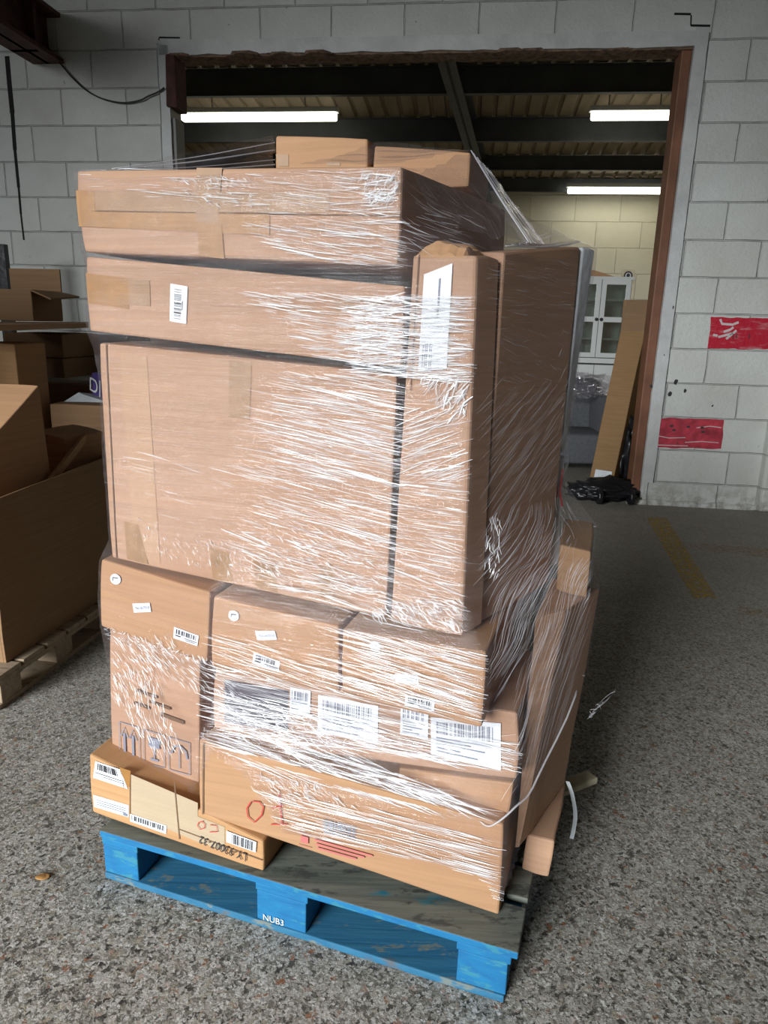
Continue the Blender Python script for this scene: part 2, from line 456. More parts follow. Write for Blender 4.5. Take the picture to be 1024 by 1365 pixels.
def decal(c, name, px, material, lift=.0018, n=6, label=None, parent=None):
    D = DD(c, px, lift); bm = BM()
    g = [[bm.verts.new(D(i / n, j / n)) for i in range(n + 1)] for j in range(n + 1)]
    for j in range(n):
        for i in range(n): bm.faces.new((g[j + 1][i], g[j + 1][i + 1], g[j][i + 1], g[j][i]))
    o = build(name, bm, material, parent or c.root)
    if label: o['label'] = label
    return o, D
def barcode_label(c, px, bars, n=22, vert=False, lines=(), seed=1, label=None, lift=.0026):
    o, D = decal(c, 'barcode_label', px, PAPER, lift, 2, label)
    bm = BM(); add_bars(bm, D, bars, n, vert, .0008, seed)
    for L in lines: add_patch(bm, D, L, .0008)
    build('barcode', bm, INK, o)
    return o
def crease(c, a, b, w=.0022, name='flap_seam', material=None):
    D = DD(c, [a, b, b, a], .0020); bm = BM()
    A, B = D(0, 0), D(1, 0); s = c.n.cross((B - A).normalized()) * w
    bm.faces.new([bm.verts.new(p) for p in (A + s, B + s, B - s, A - s)])
    return build(name, bm, material or CREASE_D, c.root)
def back_of(F4, depth, dirv=None, dz=(0, 0, 0, 0), du=(0, 0)):
    d = (dirv or VD).normalized()
    out = []
    for i, p in enumerate(F4):
        q = p + d * depth + Vector((0, 0, dz[i])) + UD * (du[0] if i in (0, 3) else du[1]); out.append(q)
    return out

# ================================================================== SETTING
bm = BM(); box(bm, (-13, -13, -.2), (9, 19, 0)); structure('floor', bm, FLOOR, org=(0, 0, 0))

def wall_piece(bm, s0, s1, z0, z1, t0, t1, uvl):
    vs = hexa(bm, [WW(s0, t0, z1), WW(s1, t0, z1), WW(s1, t0, z0), WW(s0, t0, z0), WW(s0, t1, z1), WW(s1, t1, z1), WW(s1, t1, z0), WW(s0, t1, z0)])
def uv_wall(bm, off=0.0):
    uvl = bm.loops.layers.uv.verify(); recalc(bm)
    for f in bm.faces:
        f.normal_update()
        for l in f.loops:
            s, t, z = wst(l.vert.co)
            l[uvl].uv = ((s if abs(f.normal.dot(SD)) < .7 else t) + off, z)
SL, SR, ZT, GAP, BAND = -2.03, 2.455, 3.86, .012, .105   # doorway opening
bm = BM()
wall_piece(bm, -11.2, SL - BAND - .006, -.05, 6.2, 0, .24, None)
wall_piece(bm, SR + BAND + GAP, 9, -.05, 6.2, 0, .24, None)
wall_piece(bm, SL - BAND - .006, SR + BAND + GAP, ZT + .10, 6.2, 0, .24, None)
uv_wall(bm, .25)
wall = structure('wall_back', bm, WALLM, org=WW(0, 0, 0))
# painted surround band of the doorway, with a dark open joint beside it
bm = BM()
def strip(bm, fn, lo, hi, n, amp):
    """jagged-edged band running lo..hi; fn(k, e) -> point"""
    pass
def band(name, s0, s1, z0, z1, t0=-.008, jag=.006, vert=True, mt=RENDERB):
    bm = BM(); K = 40
    rows = []
    for k in range(K + 1):
        f = k / K
        j1 = noise.noise(Vector((f * 30, s0 * 3, z0))) * jag; j2 = noise.noise(Vector((f * 34, s1 * 3, z1 + 5))) * jag
        if vert:
            z = z0 + (z1 - z0) * f; a, b = (s0 + j1, z), (s1 + j2, z)
        else:
            s = s0 + (s1 - s0) * f; a, b = (s, z0 + j1), (s, z1 + j2)
        rows.append([bm.verts.new(WW(x[0], t, x[1])) for x in (a, b) for t in (t0, .24)])
    for A, B in zip(rows, rows[1:]):
        for i, j in ((0, 2), (2, 3), (3, 1), (1, 0)): bm.faces.new((A[i], A[j], B[j], B[i]))
    bm.faces.new([rows[0][i] for i in (0, 1, 3, 2)]); bm.faces.new([rows[-1][i] for i in (0, 2, 3, 1)])
    recalc(bm)
    return structure(name, bm, mt)
band('trim_1', SR, SR + BAND, .06, ZT + .135)
band('trim_2', SL - BAND, SL - .012, -.02, ZT + .08, jag=.008)
band('trim_3', SL - .10, SR + .004, ZT, ZT + .115, vert=False, jag=.012)
# dark joint backing and cracks
bm = BM()
wall_piece(bm, SR + BAND - .002, SR + BAND + GAP + .002, 0, ZT + .15, .05, .2, None)
wall_piece(bm, SL - BAND - .02, SL - BAND + .01, 0, ZT + .05, .05, .2, None)
for (x0, y0, x1, y1, w) in ((921, 34, 947, 34.5, .008), (899, 18.5, 921, 19, .008), (921.5, 20, 921, 34, .005), (212, 50, 240, 50.5, .006), (212, 51, 211, 68, .005)):
    a, b = onwall(x0, y0), onwall(x1, y1); d = (b - a).normalized(); s = d.cross(TD) * w
    hexa(bm, [a + s - TD * .003, b + s - TD * .003, b - s - TD * .003, a - s - TD * .003, a + s + TD * .01, b + s + TD * .01, b - s + TD * .01, a - s + TD * .01])
structure('trim_4', bm, DARK)
# broken soffit under the lintel
bm = BM()
rg = random.Random(3)
for k in range(70):
    s = SL + (SR - SL) * rg.random(); t = rg.uniform(.0, .2); r = rg.uniform(.03, .09)
    bmesh.ops.create_icosphere(bm, subdivisions=1, radius=1, matrix=Matrix.Translation(WW(s, t, ZT - .004)) @ Matrix.Diagonal((r * 1.8, r, r * .28, 1)))
box(bm, (SL, .02, ZT - .012), (SR, .235, ZT + .02), WW)
structure('trim_5', bm, SPALL)
# timber lining of the right jamb, rusty steel on the left jamb
bm = BM(); box(bm, (SR - .085, .03, .10), (SR, .24, ZT - .01), WW); bevel(bm, .012, 2); structure('trim_6', bm, TIMBER)
bm = BM(); box(bm, (SL - .012, .02, 0), (SL + .02, .22, ZT - .5), WW); structure('trim_7', bm, GREYSTEEL)
bm = BM(); box(bm, (SL - .035, -.03, ZT - .42), (SL + .07, .20, ZT), WW); bevel(bm, .01)
for v in bm.verts: v.co += noise.noise_vector(v.co * 9) * .02
structure('trim_8', bm, RUST)
# dark movement joint in the left wall
bm = BM()
pts = [(9.5, 75), (12.5, 110), (16.5, 150), (20, 200), (25, 250), (28, 285), (32, 320)]; ws = [.022, .022, .018, .014, .010, .008, .005]
for (a, b, w) in zip(pts, pts[1:], ws):
    A, B = onwall(*a), onwall(*b); s = SD * w
    hexa(bm, [A - s - TD * .004, A + s - TD * .004, B + s - TD * .004, B - s - TD * .004, A - s + TD * .05, A + s + TD * .05, B + s + TD * .05, B - s + TD * .05])
structure('trim_9', bm, DARK)
# pier at the right edge and rough footing
bm = BM()
a = onwall(1010, 640)
s0 = wst(a)[0]
box(bm, (s0, -.10, 0), (s0 + .5, .02, 1.35), WW); bevel(bm, .03, 3)
for v in bm.verts: v.co += noise.noise_vector(v.co * 6) * .02
uv_wall(bm); structure('trim_10', bm, WALLM)
bm = BM()
for k in range(60):
    s = rg.uniform(SR, SR + 1.1); r = rg.uniform(.03, .09)
    bmesh.ops.create_icosphere(bm, subdivisions=2, radius=1, matrix=Matrix.Translation(WW(s, -.005, rg.uniform(0, .02))) @ Matrix.Diagonal((r * 2, r * .5, r * .5, 1)))
box(bm, (SR + .02, -.012, 0), (SR + .95, .02, .21), WW)
for v in bm.verts: v.co += noise.noise_vector(v.co * 14) * .01
uv_wall(bm)
structure('baseboard_right', bm, WALLM)

# other walls of the front hall; daylight comes in through the open loading doorway behind the camera
bm = BM(); box(bm, (-11.2, -4.4, 0), (-11, 9.2, 6.5)); box(bm, (-11.2, -10.2, 5.9), (-11, -4.4, 6.5)); uv_wall(bm); structure('wall_left', bm, BRICKD)
bm = BM(); box(bm, (6.5, -10.2, 0), (6.7, 8, 6.5)); uv_wall(bm); structure('wall_right', bm, BRICKD)
bm = BM(); box(bm, (-4.0, -10.2, 0), (6.5, -10, 6.5)); box(bm, (-11, -10.2, 5.9), (-4.0, -10, 6.5)); uv_wall(bm)
structure('wall_front', bm, BRICKD)
bm = BM(); box(bm, (-6.0, 1.7, 0), (-3.1, 1.85, 2.6)); structure('shade_screen', bm, BRICKD)  # added screen out of view, there to shade the left background
bm = BM(); box(bm, (-11.2, -10.2, 6.0), (6.7, 8.4, 6.15)); structure('ceiling', bm, CEILM)

# rear hall
RB = 9.1                     # t of its back wall
bm = BM(); box(bm, (-6, RB, 0), (6, RB + .2, 4.62), WW); uv_wall(bm); structure('wall_rear', bm, WALLB)
bm = BM(); box(bm, (4.6, .25, 0), (4.8, RB, 5.8), WW); uv_wall(bm); structure('wall_rear_right', bm, WALLB)
bm = BM(); box(bm, (-6.0, .25, 0), (-5.8, RB, 5.8), WW); uv_wall(bm); structure('wall_rear_left', bm, WALLB)
def roofz(t): return 4.40 + .10 * (RB - t)
# corrugated sheeting: ribs run down the slope
bm = BM(); prof = []
s = -6.0
while s < 5.0:
    prof += [(s, 0), (s + .16, 0), (s + .18, .035), (s + .22, .035)]; s += .24
rowsv = [[bm.verts.new(WW(a, t, roofz(t) + .02 + h)) for a, h in prof] for t in (.0, RB + .2)]
for i in range(len(prof) - 1): bm.faces.new((rowsv[0][i], rowsv[0][i + 1], rowsv[1][i + 1], rowsv[1][i]))
structure('ceiling_rear', bm, SHEET, org=WW(0, 0, 0))
bm = BM()
def ibeam(bm, t, z, h=.2, w=.07, s0=-5.8, s1=4.6):
    box(bm, (s0, t - w / 2, z - .012), (s1, t + w / 2, z), WW); box(bm, (s0, t - w / 2, z - h), (s1, t + w / 2, z - h + .012), WW); box(bm, (s0, t - .006, z - h), (s1, t + .006, z), WW)
TRIM_N = 11
for py in (104, 172, 221, 250):
    # purlin height found where its ray meets the sloping roof
    d = ray(760, py); best = None
    for k in range(200, 1600):
        q = CPOS + d * (k / 100); st = wst(q)
        if st[2] > roofz(st[1]) - .16: best = st; break
    b2 = BM(); ibeam(b2, best[1], roofz(best[1]), .34 if py < 200 else .24, .09)
    structure('trim_%d' % TRIM_N, b2, STEEL); TRIM_N += 1
# rafter running down the slope under the purlins
A = None
def rafter_pt(x, y, drop):
    d = ray(x, y)
    for k in range(200, 2000):
        q = CPOS + d * (k / 100); st = wst(q)
        if st[2] > roofz(st[1]) - drop: return st
ra, rb = rafter_pt(592, 78, .40), rafter_pt(626, 195, .40)
b2 = BM()
dirs = (rb[0] - ra[0]) / (rb[1] - ra[1])
def raf(a, t, z):
    s = ra[0] + dirs * (t - ra[1]); return WW(s + a, t, z + roofz(t))
for (a0, a1, z0, z1) in ((-.11, .11, -.36, -.335), (-.02, .02, -.36, -.04), (-.11, .11, -.06, -.04)):
    P = [raf(a0, .3, z1), raf(a1, .3, z1), raf(a1, .3, z0), raf(a0, .3, z0), raf(a0, RB, z1), raf(a1, RB, z1), raf(a1, RB, z0), raf(a0, RB, z0)]
    hexa(b2, P)
structure('trim_%d' % TRIM_N, b2, STEEL); TRIM_N += 1
# wall plate where the roof meets the back wall
b2 = BM(); box(b2, (-6, RB - .05, 4.28), (4.6, RB + .01, 4.62), WW); structure('trim_%d' % TRIM_N, b2, SPALL); TRIM_N += 1

# ceiling lights
def strip_light(label, xa, xb, y, drop):
    d = ray((xa + xb) / 2, y)
    for k in range(200, 2000):
        q = CPOS + d * (k / 100); st = wst(q)
        if st[2] > roofz(st[1]) - drop: break
    t = st[1]; z = st[2]
    pl0 = WW(0, t, 0)
    sa = wst(onpl(xa, y, pl0, TD))[0]; sb = wst(onpl(xb, y, pl0, TD))[0]
    e = empty('ceiling_light', WW((sa + sb) / 2, t, z)); tag(e, label, 'light', 'fluorescent battens in the rear hall')
    b = BM(); box(b, (sa - .03, t - .06, z + .05), (sb + .03, t + .06, z + .12), WW); bevel(b, .01); build('housing', b, CAB, e)
    b = BM(); box(b, (sa, t - .065, z - .055), (sb, t + .065, z + .052), WW); bevel(b, .025, 3); build('diffuser', b, TUBE, e)
    for q in (.2, .8):
        b = BM(); tube(b, [WW(sa + (sb - sa) * q, t, z + .10), WW(sa + (sb - sa) * q, t, roofz(t) + .01)], .008, 6); build('hanger', b, GREYSTEEL, e)
    L = bpy.data.lights.new('strip_lamp', 'AREA'); L.shape = 'RECTANGLE'; L.size = abs(sb - sa); L.size_y = .12; L.energy = 10; L.color = (1, .95, .78)
    lo = bpy.data.objects.new('strip_lamp', L); COL.objects.link(lo); lo.location = WW((sa + sb) / 2, t, z - .07); lo.rotation_euler = (0, 0, R(-6.64))
    return t, z
strip_light('long lit fluorescent batten left of the rafter above the boxes', 243, 449, 156, .30)
strip_light('lit fluorescent batten highest on the right, by the timber jamb', 788, 902, 154, .30)
strip_light('lit fluorescent batten low on the right, above the cream wall', 757, 889, 254, .26)
# further lit battens of the same hall, out of the frame
for (s, t) in ((-3.4, 6.6), (.2, 7.2), (3.2, 5.2)):
    L = bpy.data.lights.new('strip_lamp', 'AREA'); L.shape = 'RECTANGLE'; L.size = 1.8; L.size_y = .12; L.energy = 15; L.color = (1, .95, .78)
    lo = bpy.data.objects.new('strip_lamp', L); COL.objects.link(lo); lo.location = WW(s, t, roofz(t) - .5); lo.rotation_euler = (0, 0, R(-6.64))

# painted red blocks on the wall
def wall_quad(name, px, mt, t=-.003, n=24, jag=.012, parent=None):
    q = [onwall(*p) for p in px]; b = BM()
    g = []
    for j in range(n + 1):
        row = []
        for i in range(n + 1):
            a, c = i / n, j / n
            p = (q[0] * (1 - a) + q[1] * a) * (1 - c) + (q[3] * (1 - a) + q[2] * a) * c
            if i in (0, n): p = p + SD * noise.noise(p * 12) * jag
            if j in (0, n): p = p + Vector((0, 0, noise.noise(p * 12 + Vector((5, 0, 0))) * jag))
            row.append(b.verts.new(p + TD * t))
        g.append(row)
    for j in range(n):
        for i in range(n): b.faces.new((g[j + 1][i], g[j + 1][i + 1], g[j][i + 1], g[j][i]))
    def D(a, c, off=0): return (q[0] * (1 - a) + q[1] * a) * (1 - c) + (q[3] * (1 - a) + q[2] * a) * c + TD * (t - off)
    return build(name, b, mt, parent), D
r1, D = wall_quad('red_paint', [(948, 423), (1052, 425), (1052, 466), (943, 465)], REDPAINT, parent=wall)
b = BM()
for pts in ([(.12, .05), (.15, .2), (.30, .22)], [(.18, .45), (.26, .38), (.30, .30)], [(.12, .62), (.22, .55), (.30, .50)], [(.05, .55), (.11, .58)], [(.22, .68), (.34, .40)], [(.3, .2), (.36, .14)]): add_stroke(b, D, pts, .010, .001)
build('scrape', b, SCRAPE, r1)
b = BM()
for a, c in ((.30, .52), (.34, .50), (.50, .50)): add_patch(b, D, (a, c, a + .012, c + .16), .0012)
build('chip', b, CHIP, r1)
r2, D = wall_quad('red_paint', [(877, 557), (965, 559), (962, 598), (872, 597)], REDPAINT2, parent=wall)
b = BM()
for pts in ([(.05, .60), (.2, .66), (.45, .64)], [(.45, .80), (.7, .76), (.95, .8)], [(.6, .30), (.8, .24), (.97, .28)], [(.05, .90), (.5, .92)]): add_stroke(b, D, pts, .0035, .001)
build('scrape', b, SCRAPE, r2)
b = BM()
for a, c in ((.2, .22), (.24, .36), (.45, .24), (.66, .26), (.68, .40)): add_patch(b, D, (a, c, a + .05, c + .07), .0012)
build('chip', b, CHIP, r2)
b = BM()
for (x, y, r) in ((893, 525, .03), (901, 510, .035), (913, 521, .025), (950, 541, .016), (886, 473, .018), (889, 497, .02), (891, 455, .012), (895, 430, .018), (898, 410, .02), (868, 515, .02), (903, 590, .012), (935, 700, .01)):
    p = onwall(x, y)
    bmesh.ops.create_icosphere(b, subdivisions=2, radius=1, matrix=Matrix.Translation(p - TD * .003) @ Matrix.Diagonal((r * .55, .004, r * .75, 1)))
for v in b.verts: v.co += noise.noise_vector(v.co * 40) * .008
build('paint_chip', b, CHIP, wall)

# steel beam end and its hanging cable, top left
e0 = wst(onwall(62, 52)); sx, zx = e0[0], e0[2]
b = BM()
for (a0, a1, z0, z1) in ((-.15, .15, -.20, -.165), (-.15, .15, .165, .20), (-.016, .016, -.2, .2)):
    box(b, (sx + a0, -3.2, zx + z0), (sx + a1, .05, zx + z1), WW)
box(b, (sx - .15, -.35, zx - .2), (sx + .10, -.30, zx + .2), WW)
bm_o = build('steel_beam', b, RUST); tag(bm_o, 'rusty dark steel beam sticking out of the block wall, top left', 'beam')
pts = [onwall(x, y, -.03) for x, y in ((36, 36), (46, 46), (58, 54), (66, 66), (80, 84), (96, 103), (112, 118), (128, 128), (145, 134), (165, 137), (186, 134), (198, 128), (210, 123), (219, 117))]
b = BM(); P = spline(pts, 5); tube(b, P, [.026 if i < 10 else .007 for i in range(len(P))], 6)
o = build('cable', b, RUBBER); tag(o, 'thin black cable drooping across the block wall from beam to doorway', 'cable')

# floor markings
def floor_quad(name, px, mt, label, z=.0012):
    b = BM(); q = [onz(x, y, z) for x, y in px]; K = 12; rows = []
    for k in range(K + 1):
        f = k / K; A = q[0].lerp(q[3], f); B = q[1].lerp(q[2], f); rows.append((b.verts.new(A), b.verts.new(B)))
    for A, B in zip(rows, rows[1:]): b.faces.new((A[0], A[1], B[1], B[0]))
    recalc(b)
    o = build(name, b, mt); o['kind'] = 'structure'; return o
floor_quad('floor_marking', [(862, 690), (888, 690), (956, 797), (924, 797)], YELLOW, 'line')
floor_quad('floor_marking', [(905, 722), (905, 731), (1060, 747), (1060, 734)], YELLOW2, 'line')
floor_quad('floor_marking', [(985, 809), (985, 819), (1060, 826), (1060, 814)], YELLOW2, 'line')

# ================================================================== REAR HALL CONTENTS
def sign():
    t = RB - .012; pl = WW(0, t, 0)
    q = [onpl(x, y, pl, TD) for x, y in ((829, 359), (847, 359.5), (846, 376), (828, 375.5))]
    b = BM(); hexa(b, [p for p in q] + [p + TD * .01 for p in q]); recalc(b)
    o = build('safety_sign', b, M_plain('sign_board', (.50, .46, .35), .5)); tag(o, 'small square sign with a round blue symbol on the cream wall', 'sign')
    c = (q[0] + q[1] + q[2] + q[3]) / 4 - TD * .004; rr = (q[1] - q[0]).length * .33
    def disc(r0, r1, k, off, nm, mt, dx=0, dz=0, sx=1, sz=1):
        b = BM(); vo = []; vi = []
        for i in range(28):
            a = i / 28 * 2 * math.pi; d = SD * math.cos(a) * sx + Vector((0, 0, math.sin(a))) * sz
            vo.append(b.verts.new(c - TD * off + SD * dx + Vector((0, 0, dz)) + d * r1))
            if r0: vi.append(b.verts.new(c - TD * off + SD * dx + Vector((0, 0, dz)) + d * r0))
        if r0:
            for i in range(28): b.faces.new((vo[i], vo[(i + 1) % 28], vi[(i + 1) % 28], vi[i]))
        else: b.faces.new(vo)
        build(nm, b, mt, o)
    BL = M_plain('sign_blue', (.02, .025, .07), .4); WHT = M_plain('sign_white', (.6, .6, .58), .4)
    disc(0, rr, 0, .001, 'disc', BL); disc(0, rr * .66, 0, .002, 'symbol_ground', WHT)
    disc(0, rr * .40, 0, .003, 'symbol', BL, 0, rr * .05, 1.0, 1.15); disc(0, rr * .24, 0, .0035, 'symbol', BL, rr * .05, -rr * .35)
sign()

# white display cabinet
CY = 2.35
pl = WW(0, CY, 0)
def cabp(x, y): return wst(onpl(x, y, pl, TD))
sR = cabp(843, 376)[0]; sM = cabp(802.5, 378)[0]; dw = sR - sM - .03; sL = sM - dw - .03
zT = cabp(820, 373)[2]; zM = cabp(815, 478)[2]
e = empty('display_cabinet', WW((sL + sR) / 2, CY, 0)); tag(e, 'white display cabinet with two glazed doors in the rear hall', 'cabinet')
b = BM()
D_ = .40
box(b, (sL, CY, 0), (sL + .03, CY + D_, zT), WW); box(b, (sR - .03, CY, 0), (sR, CY + D_, zT), WW); box(b, (sL, CY + D_ - .02, 0), (sR, CY + D_, zT), WW)
box(b, (sL - .02, CY - .02, zT), (sR + .02, CY + D_, zT + .035), WW); box(b, (sL, CY - .01, zM - .06), (sR, CY + D_, zM), WW); box(b, (sL, CY, 0), (sR, CY + D_, .08), WW)
build('carcass', b, CAB, e)
for k in (1, 2, 3):
    b = BM(); z = zM + (zT - zM) * k / 4; box(b, (sL + .03, CY + .03, z - .012), (sR - .03, CY + D_ - .02, z + .012), WW); build('shelf', b, CAB, e)
for (a0, a1, kn) in ((sL + .01, sM - .004, 1), (sM + .004, sR - .01, 0)):
    fw = .055; b = BM(); t0, t1 = CY - .022, CY - .001
    for (x0, x1, z0, z1) in ((a0, a0 + fw, zM + .01, zT), (a1 - fw, a1, zM + .01, zT), (a0 + fw, a1 - fw, zM + .01, zM + .01 + fw), (a0 + fw, a1 - fw, zT - fw, zT), (a0 + fw, a1 - fw, (zM + zT) / 2 - .03, (zM + zT) / 2 + .03)):
        box(b, (x0, t0, z0), (x1, t1, z1), WW)
    d = build('door', b, CAB, e)
    b = BM(); box(b, (a0 + fw, CY - .014, zM + .03), (a1 - fw, CY - .008, zT - .03), WW); build('pane', b, GLASSD, d)
    b = BM(); kx = (a1 - .025) if kn else (a0 + .025)
    bmesh.ops.create_uvsphere(b, u_segments=12, v_segments=8, radius=.02, matrix=Matrix.Translation(WW(kx, CY - .035, (zM + zT) / 2))); build('knob', b, INK, d)
    b = BM(); box(b, (a0, t0, .12), (a1, t1, zM - .08), WW); box(b, (a0 + .06, t0 - .006, .2), (a1 - .06, t0, zM - .16), WW); build('lower_door', b, CAB, e)
# carton lying on the cabinet top
q = [WW(sL - .1, CY + .05, zT + .036), WW(sM + .12, CY + .05, zT + .036)]
b = BM(); hexa(b, [WW(sL - .1, CY + .05, zT + .12), WW(sL + .25, CY + .05, zT + .11), WW(sM + .16, CY + .05, zT + .037), WW(sL - .1, CY + .05, zT + .037),
                   WW(sL - .1, CY + .35, zT + .12), WW(sL + .25, CY + .35, zT + .11), WW(sM + .16, CY + .35, zT + .037), WW(sL - .1, CY + .35, zT + .037)])
o = build('cardboard_sheet', b, CARD2); tag(o, 'bent cardboard sheet lying on top of the white cabinet', 'cardboard')

# long cartons leaning beside the right jamb
def lean_box(name, label, px_base, px_top, Yb, Yt, w, dpt, mt, th=0.0):
    a = onz(*px_base); a = Vector((a.x, a.y, 0)); tp = aty(*px_top, Yt)
    ax = (tp - a); L = ax.length; ax.normalize()
    x = SD - ax * SD.dot(ax); x.normalize()
    if th: x = (Matrix.Rotation(th, 3, ax) @ x)
    y = ax.cross(x); y = -y if y.y < 0 else y
    P = [a + x * sx_ * w / 2 + y * sy_ * dpt + ax * sz_ * L for sy_ in (0, 1) for (sx_, sz_) in ((-1, 1), (1, 1), (1, 0), (-1, 0))]
    mz = min(p.z for p in P); P = [p - Vector((0, 0, mz)) for p in P]
    o = build(name, grid_hexa(P, 6, .006, 3, 0, .008), mt); tag(o, label, 'box'); return o, P, ax
lb, LP, ax = lean_box('long_carton', 'long narrow brown carton leaning against the doorway jamb', (798, 660), (851, 410), 7.1, 7.35, .24, .22, M_card('cardboard_mid_brown', (.27, .16, .07)), R(-28))
b = BM()
def side(f0, f1, off, e0=0, e1=1):
    tl, tr, br, bl = LP[0], LP[1], LP[2], LP[3]; nn = (tr - tl).cross(bl - tl).normalized(); nn = nn if nn.y < 0 else -nn
    return [tl.lerp(bl, f0).lerp(tr.lerp(br, f0), e0) + nn * off, tl.lerp(bl, f0).lerp(tr.lerp(br, f0), e1) + nn * off, tl.lerp(bl, f1).lerp(tr.lerp(br, f1), e1) + nn * off, tl.lerp(bl, f1).lerp(tr.lerp(br, f1), e0) + nn * off]
b.faces.new([b.verts.new(p) for p in side(.0, .16, .012)]); build('film_wrap', b, FILM_T, lb)
b = BM(); b.faces.new([b.verts.new(p) for p in side(.90, .97, .012, .2, .9)]); build('packing_tape', b, WHITE_C, lb)
lb2, _, _ = lean_box('long_carton', 'dark brown carton standing behind the leaning one at the jamb', (828, 645), (851, 404), 7.6, 7.85, .30, .18, CARD_D, R(-10))

def lump(name, label, cat, c, rad, mt, amp=.25, sq=2.2, group=None, flat=True, seed=0, sub=4):
    b = BM(); bmesh.ops.create_icosphere(b, subdivisions=sub, radius=1)
    for v in b.verts:
        d = v.co.normalized(); k = 1 + amp * noise.fractal(d * sq + Vector((seed, seed, 0)), .7, 2.0, 4) + amp * .3 * abs(noise.noise(d * sq * 4 + Vector((seed, 3, 0))))
        p = Vector((d.x * rad[0] * k, d.y * rad[1] * k, d.z * rad[2] * k)); v.co = Vector(c) + p
        if flat: v.co.z = max(v.co.z, .004 + 0 * v.co.z)
    o = build(name, b, mt, smooth=True)
    return tag(o, label, cat, group)
fp = onz(846, 668)
lump('black_bag', 'tall black bag slumped against the timber jamb', 'bag', (fp.x - .02, fp.y + .45, .36), (.10, .16, .42), BLACKP, .35, 2.0, seed=4)
fp = onz(812, 672)
lump('black_bag', 'low black bag lying on the floor in the doorway', 'bag', (fp.x, fp.y + .15, .10), (.34, .12, .10), BLACKP, .45, 2.6, seed=9)
# hand trolley wheels showing under the bag
fp = onz(799, 673)
e = empty('sack_trolley', fp); tag(e, 'black two-wheeled trolley folded flat on the floor under the bag', 'trolley')
for dx in (0, .30):
    b = BM(); bmesh.ops.create_cone(b, cap_ends=True, segments=24, radius1=.075, radius2=.075, depth=.045, matrix=Matrix.Translation(fp + Vector((dx, .03, .076))) @ Matrix.Rotation(R(90), 4, 'Y')); bevel(b, .012); build('wheel', b, BLACKP, e)
b = BM(); tube(b, [fp + Vector((-.12, .02, .08)), fp + Vector((.36, .03, .08))], .012); tube(b, [fp + Vector((-.12, .02, .08)), fp + Vector((-.28, .5, .07))], .014); build('frame', b, BLACKP, e)

# grey armchair with clear film bundle on it
g0 = onz(772, 634); gx, gy = g0.x, g0.y + .15
e = empty('armchair', (gx, gy, 0)); tag(e, 'dark grey fabric armchair behind the wrapped pallet', 'chair')
def gb(nm, lo, hi, rot=0):
    b = BM(); box(b, lo, hi); bevel(b, .04, 3)
    for v in b.verts:
        if rot and v.co.z > lo[2] + .1: v.co.y += rot * (v.co.z - lo[2])
    mid = Vector((gx, gy, 0))
    for v in b.verts: v.co = mid + v.co
    build(nm, b, GREYF, e, smooth=True)
gb('seat', (-.42, -.1, .12), (.36, .6, .46)); gb('backrest', (-.42, .5, .12), (.36, .72, 1.02), .25); gb('arm', (.26, -.12, .0), (.40, .66, .86)); gb('arm', (-.50, -.12, .0), (-.40, .66, .72))
lump('film_bundle', 'crumpled clear plastic bundle piled on the grey armchair', 'plastic', (gx + .06, gy + .35, .96), (.34, .22, .13), FILM_T, .5, 3.0, flat=False, seed=14)
tag(bpy.data.objects['film_bundle'])

# ================================================================== LEFT BACKGROUND
# gaylord bin on its pallet
bd = Vector((.157, .988, 0)); bl_ = Vector((-.988, .157, 0))     # along its right side, and leftwards
b0 = Vector((-1.60, 2.775, 0))
def BF(a, l, z): return b0 + bd * a + bl_ * l + Vector((0, 0, z))
e = empty('wooden_pallet', BF(.5, .5, 0)); tag(e, 'raw timber pallet under the big brown bin at left', 'pallet')
for k, a in enumerate((-.10, .28, .66)):
    for l in (-.04, .46, .96):
        if a > .7 and l > .1: continue
        b = BM(); box(b, (a, l, .022), (a + .13, l + .1, .11), BF); bevel(b, .004); build('block', b, WOODRAW, e)
for l in (-.04, .46, .96):
    b = BM(); box(b, (-.12, l, .0), (1.05, l + .1, .022), BF); build('bottom_board', b, WOODRAW, e)
for k in range(7):
    a = -.12 + k * .165; b = BM(); box(b, (a, -.05, .131), (a + .145, 1.12, .153), BF); bevel(b, .003); build('deck_board', b, WOODRAW, e)
for l in (-.05, .46, .96):
    b = BM(); box(b, (-.12, l, .11), (1.05, l + .1, .131), BF); build('stringer_board', b, WOODRAW, e)
# bin: open-topped, walls with thickness
nb = Vector((-bd.y, bd.x, 0))
zA = onpl(3, 664, b0, nb).z; zB = onpl(137, 611, b0, nb).z
a1 = (onpl(139, 700, b0, nb) - b0).dot(bd) + .12
e = empty('carton_bin', BF(a1 / 2, .5, .154)); tag(e, 'large open brown cardboard bin on the raw pallet at left', 'bin')
def zt(a): return zA + (zB - zA) * min(1.2, max(0, a / max(.1, a1 - .12)))
def panel(nm, lo, hi, mt=CARD_D):
    (x0, l0), (x1, l1) = lo, hi
    P = [BF(x0, l0, zt(x0)), BF(x1, l0, zt(x1)), BF(x1, l0, .155), BF(x0, l0, .155), BF(x0, l1, zt(x0)), BF(x1, l1, zt(x1)), BF(x1, l1, .155), BF(x0, l1, .155)]
    b = grid_hexa(P, 6, .006, 5, 0, .002); return build(nm, b, mt, e)
panel('side_panel', (0, 0), (a1, .012)); panel('side_panel', (0, 1.0), (a1, 1.012)); panel('end_panel', (0, .012), (.012, 1.0)); panel('end_panel', (a1 - .012, .012), (a1, 1.0))
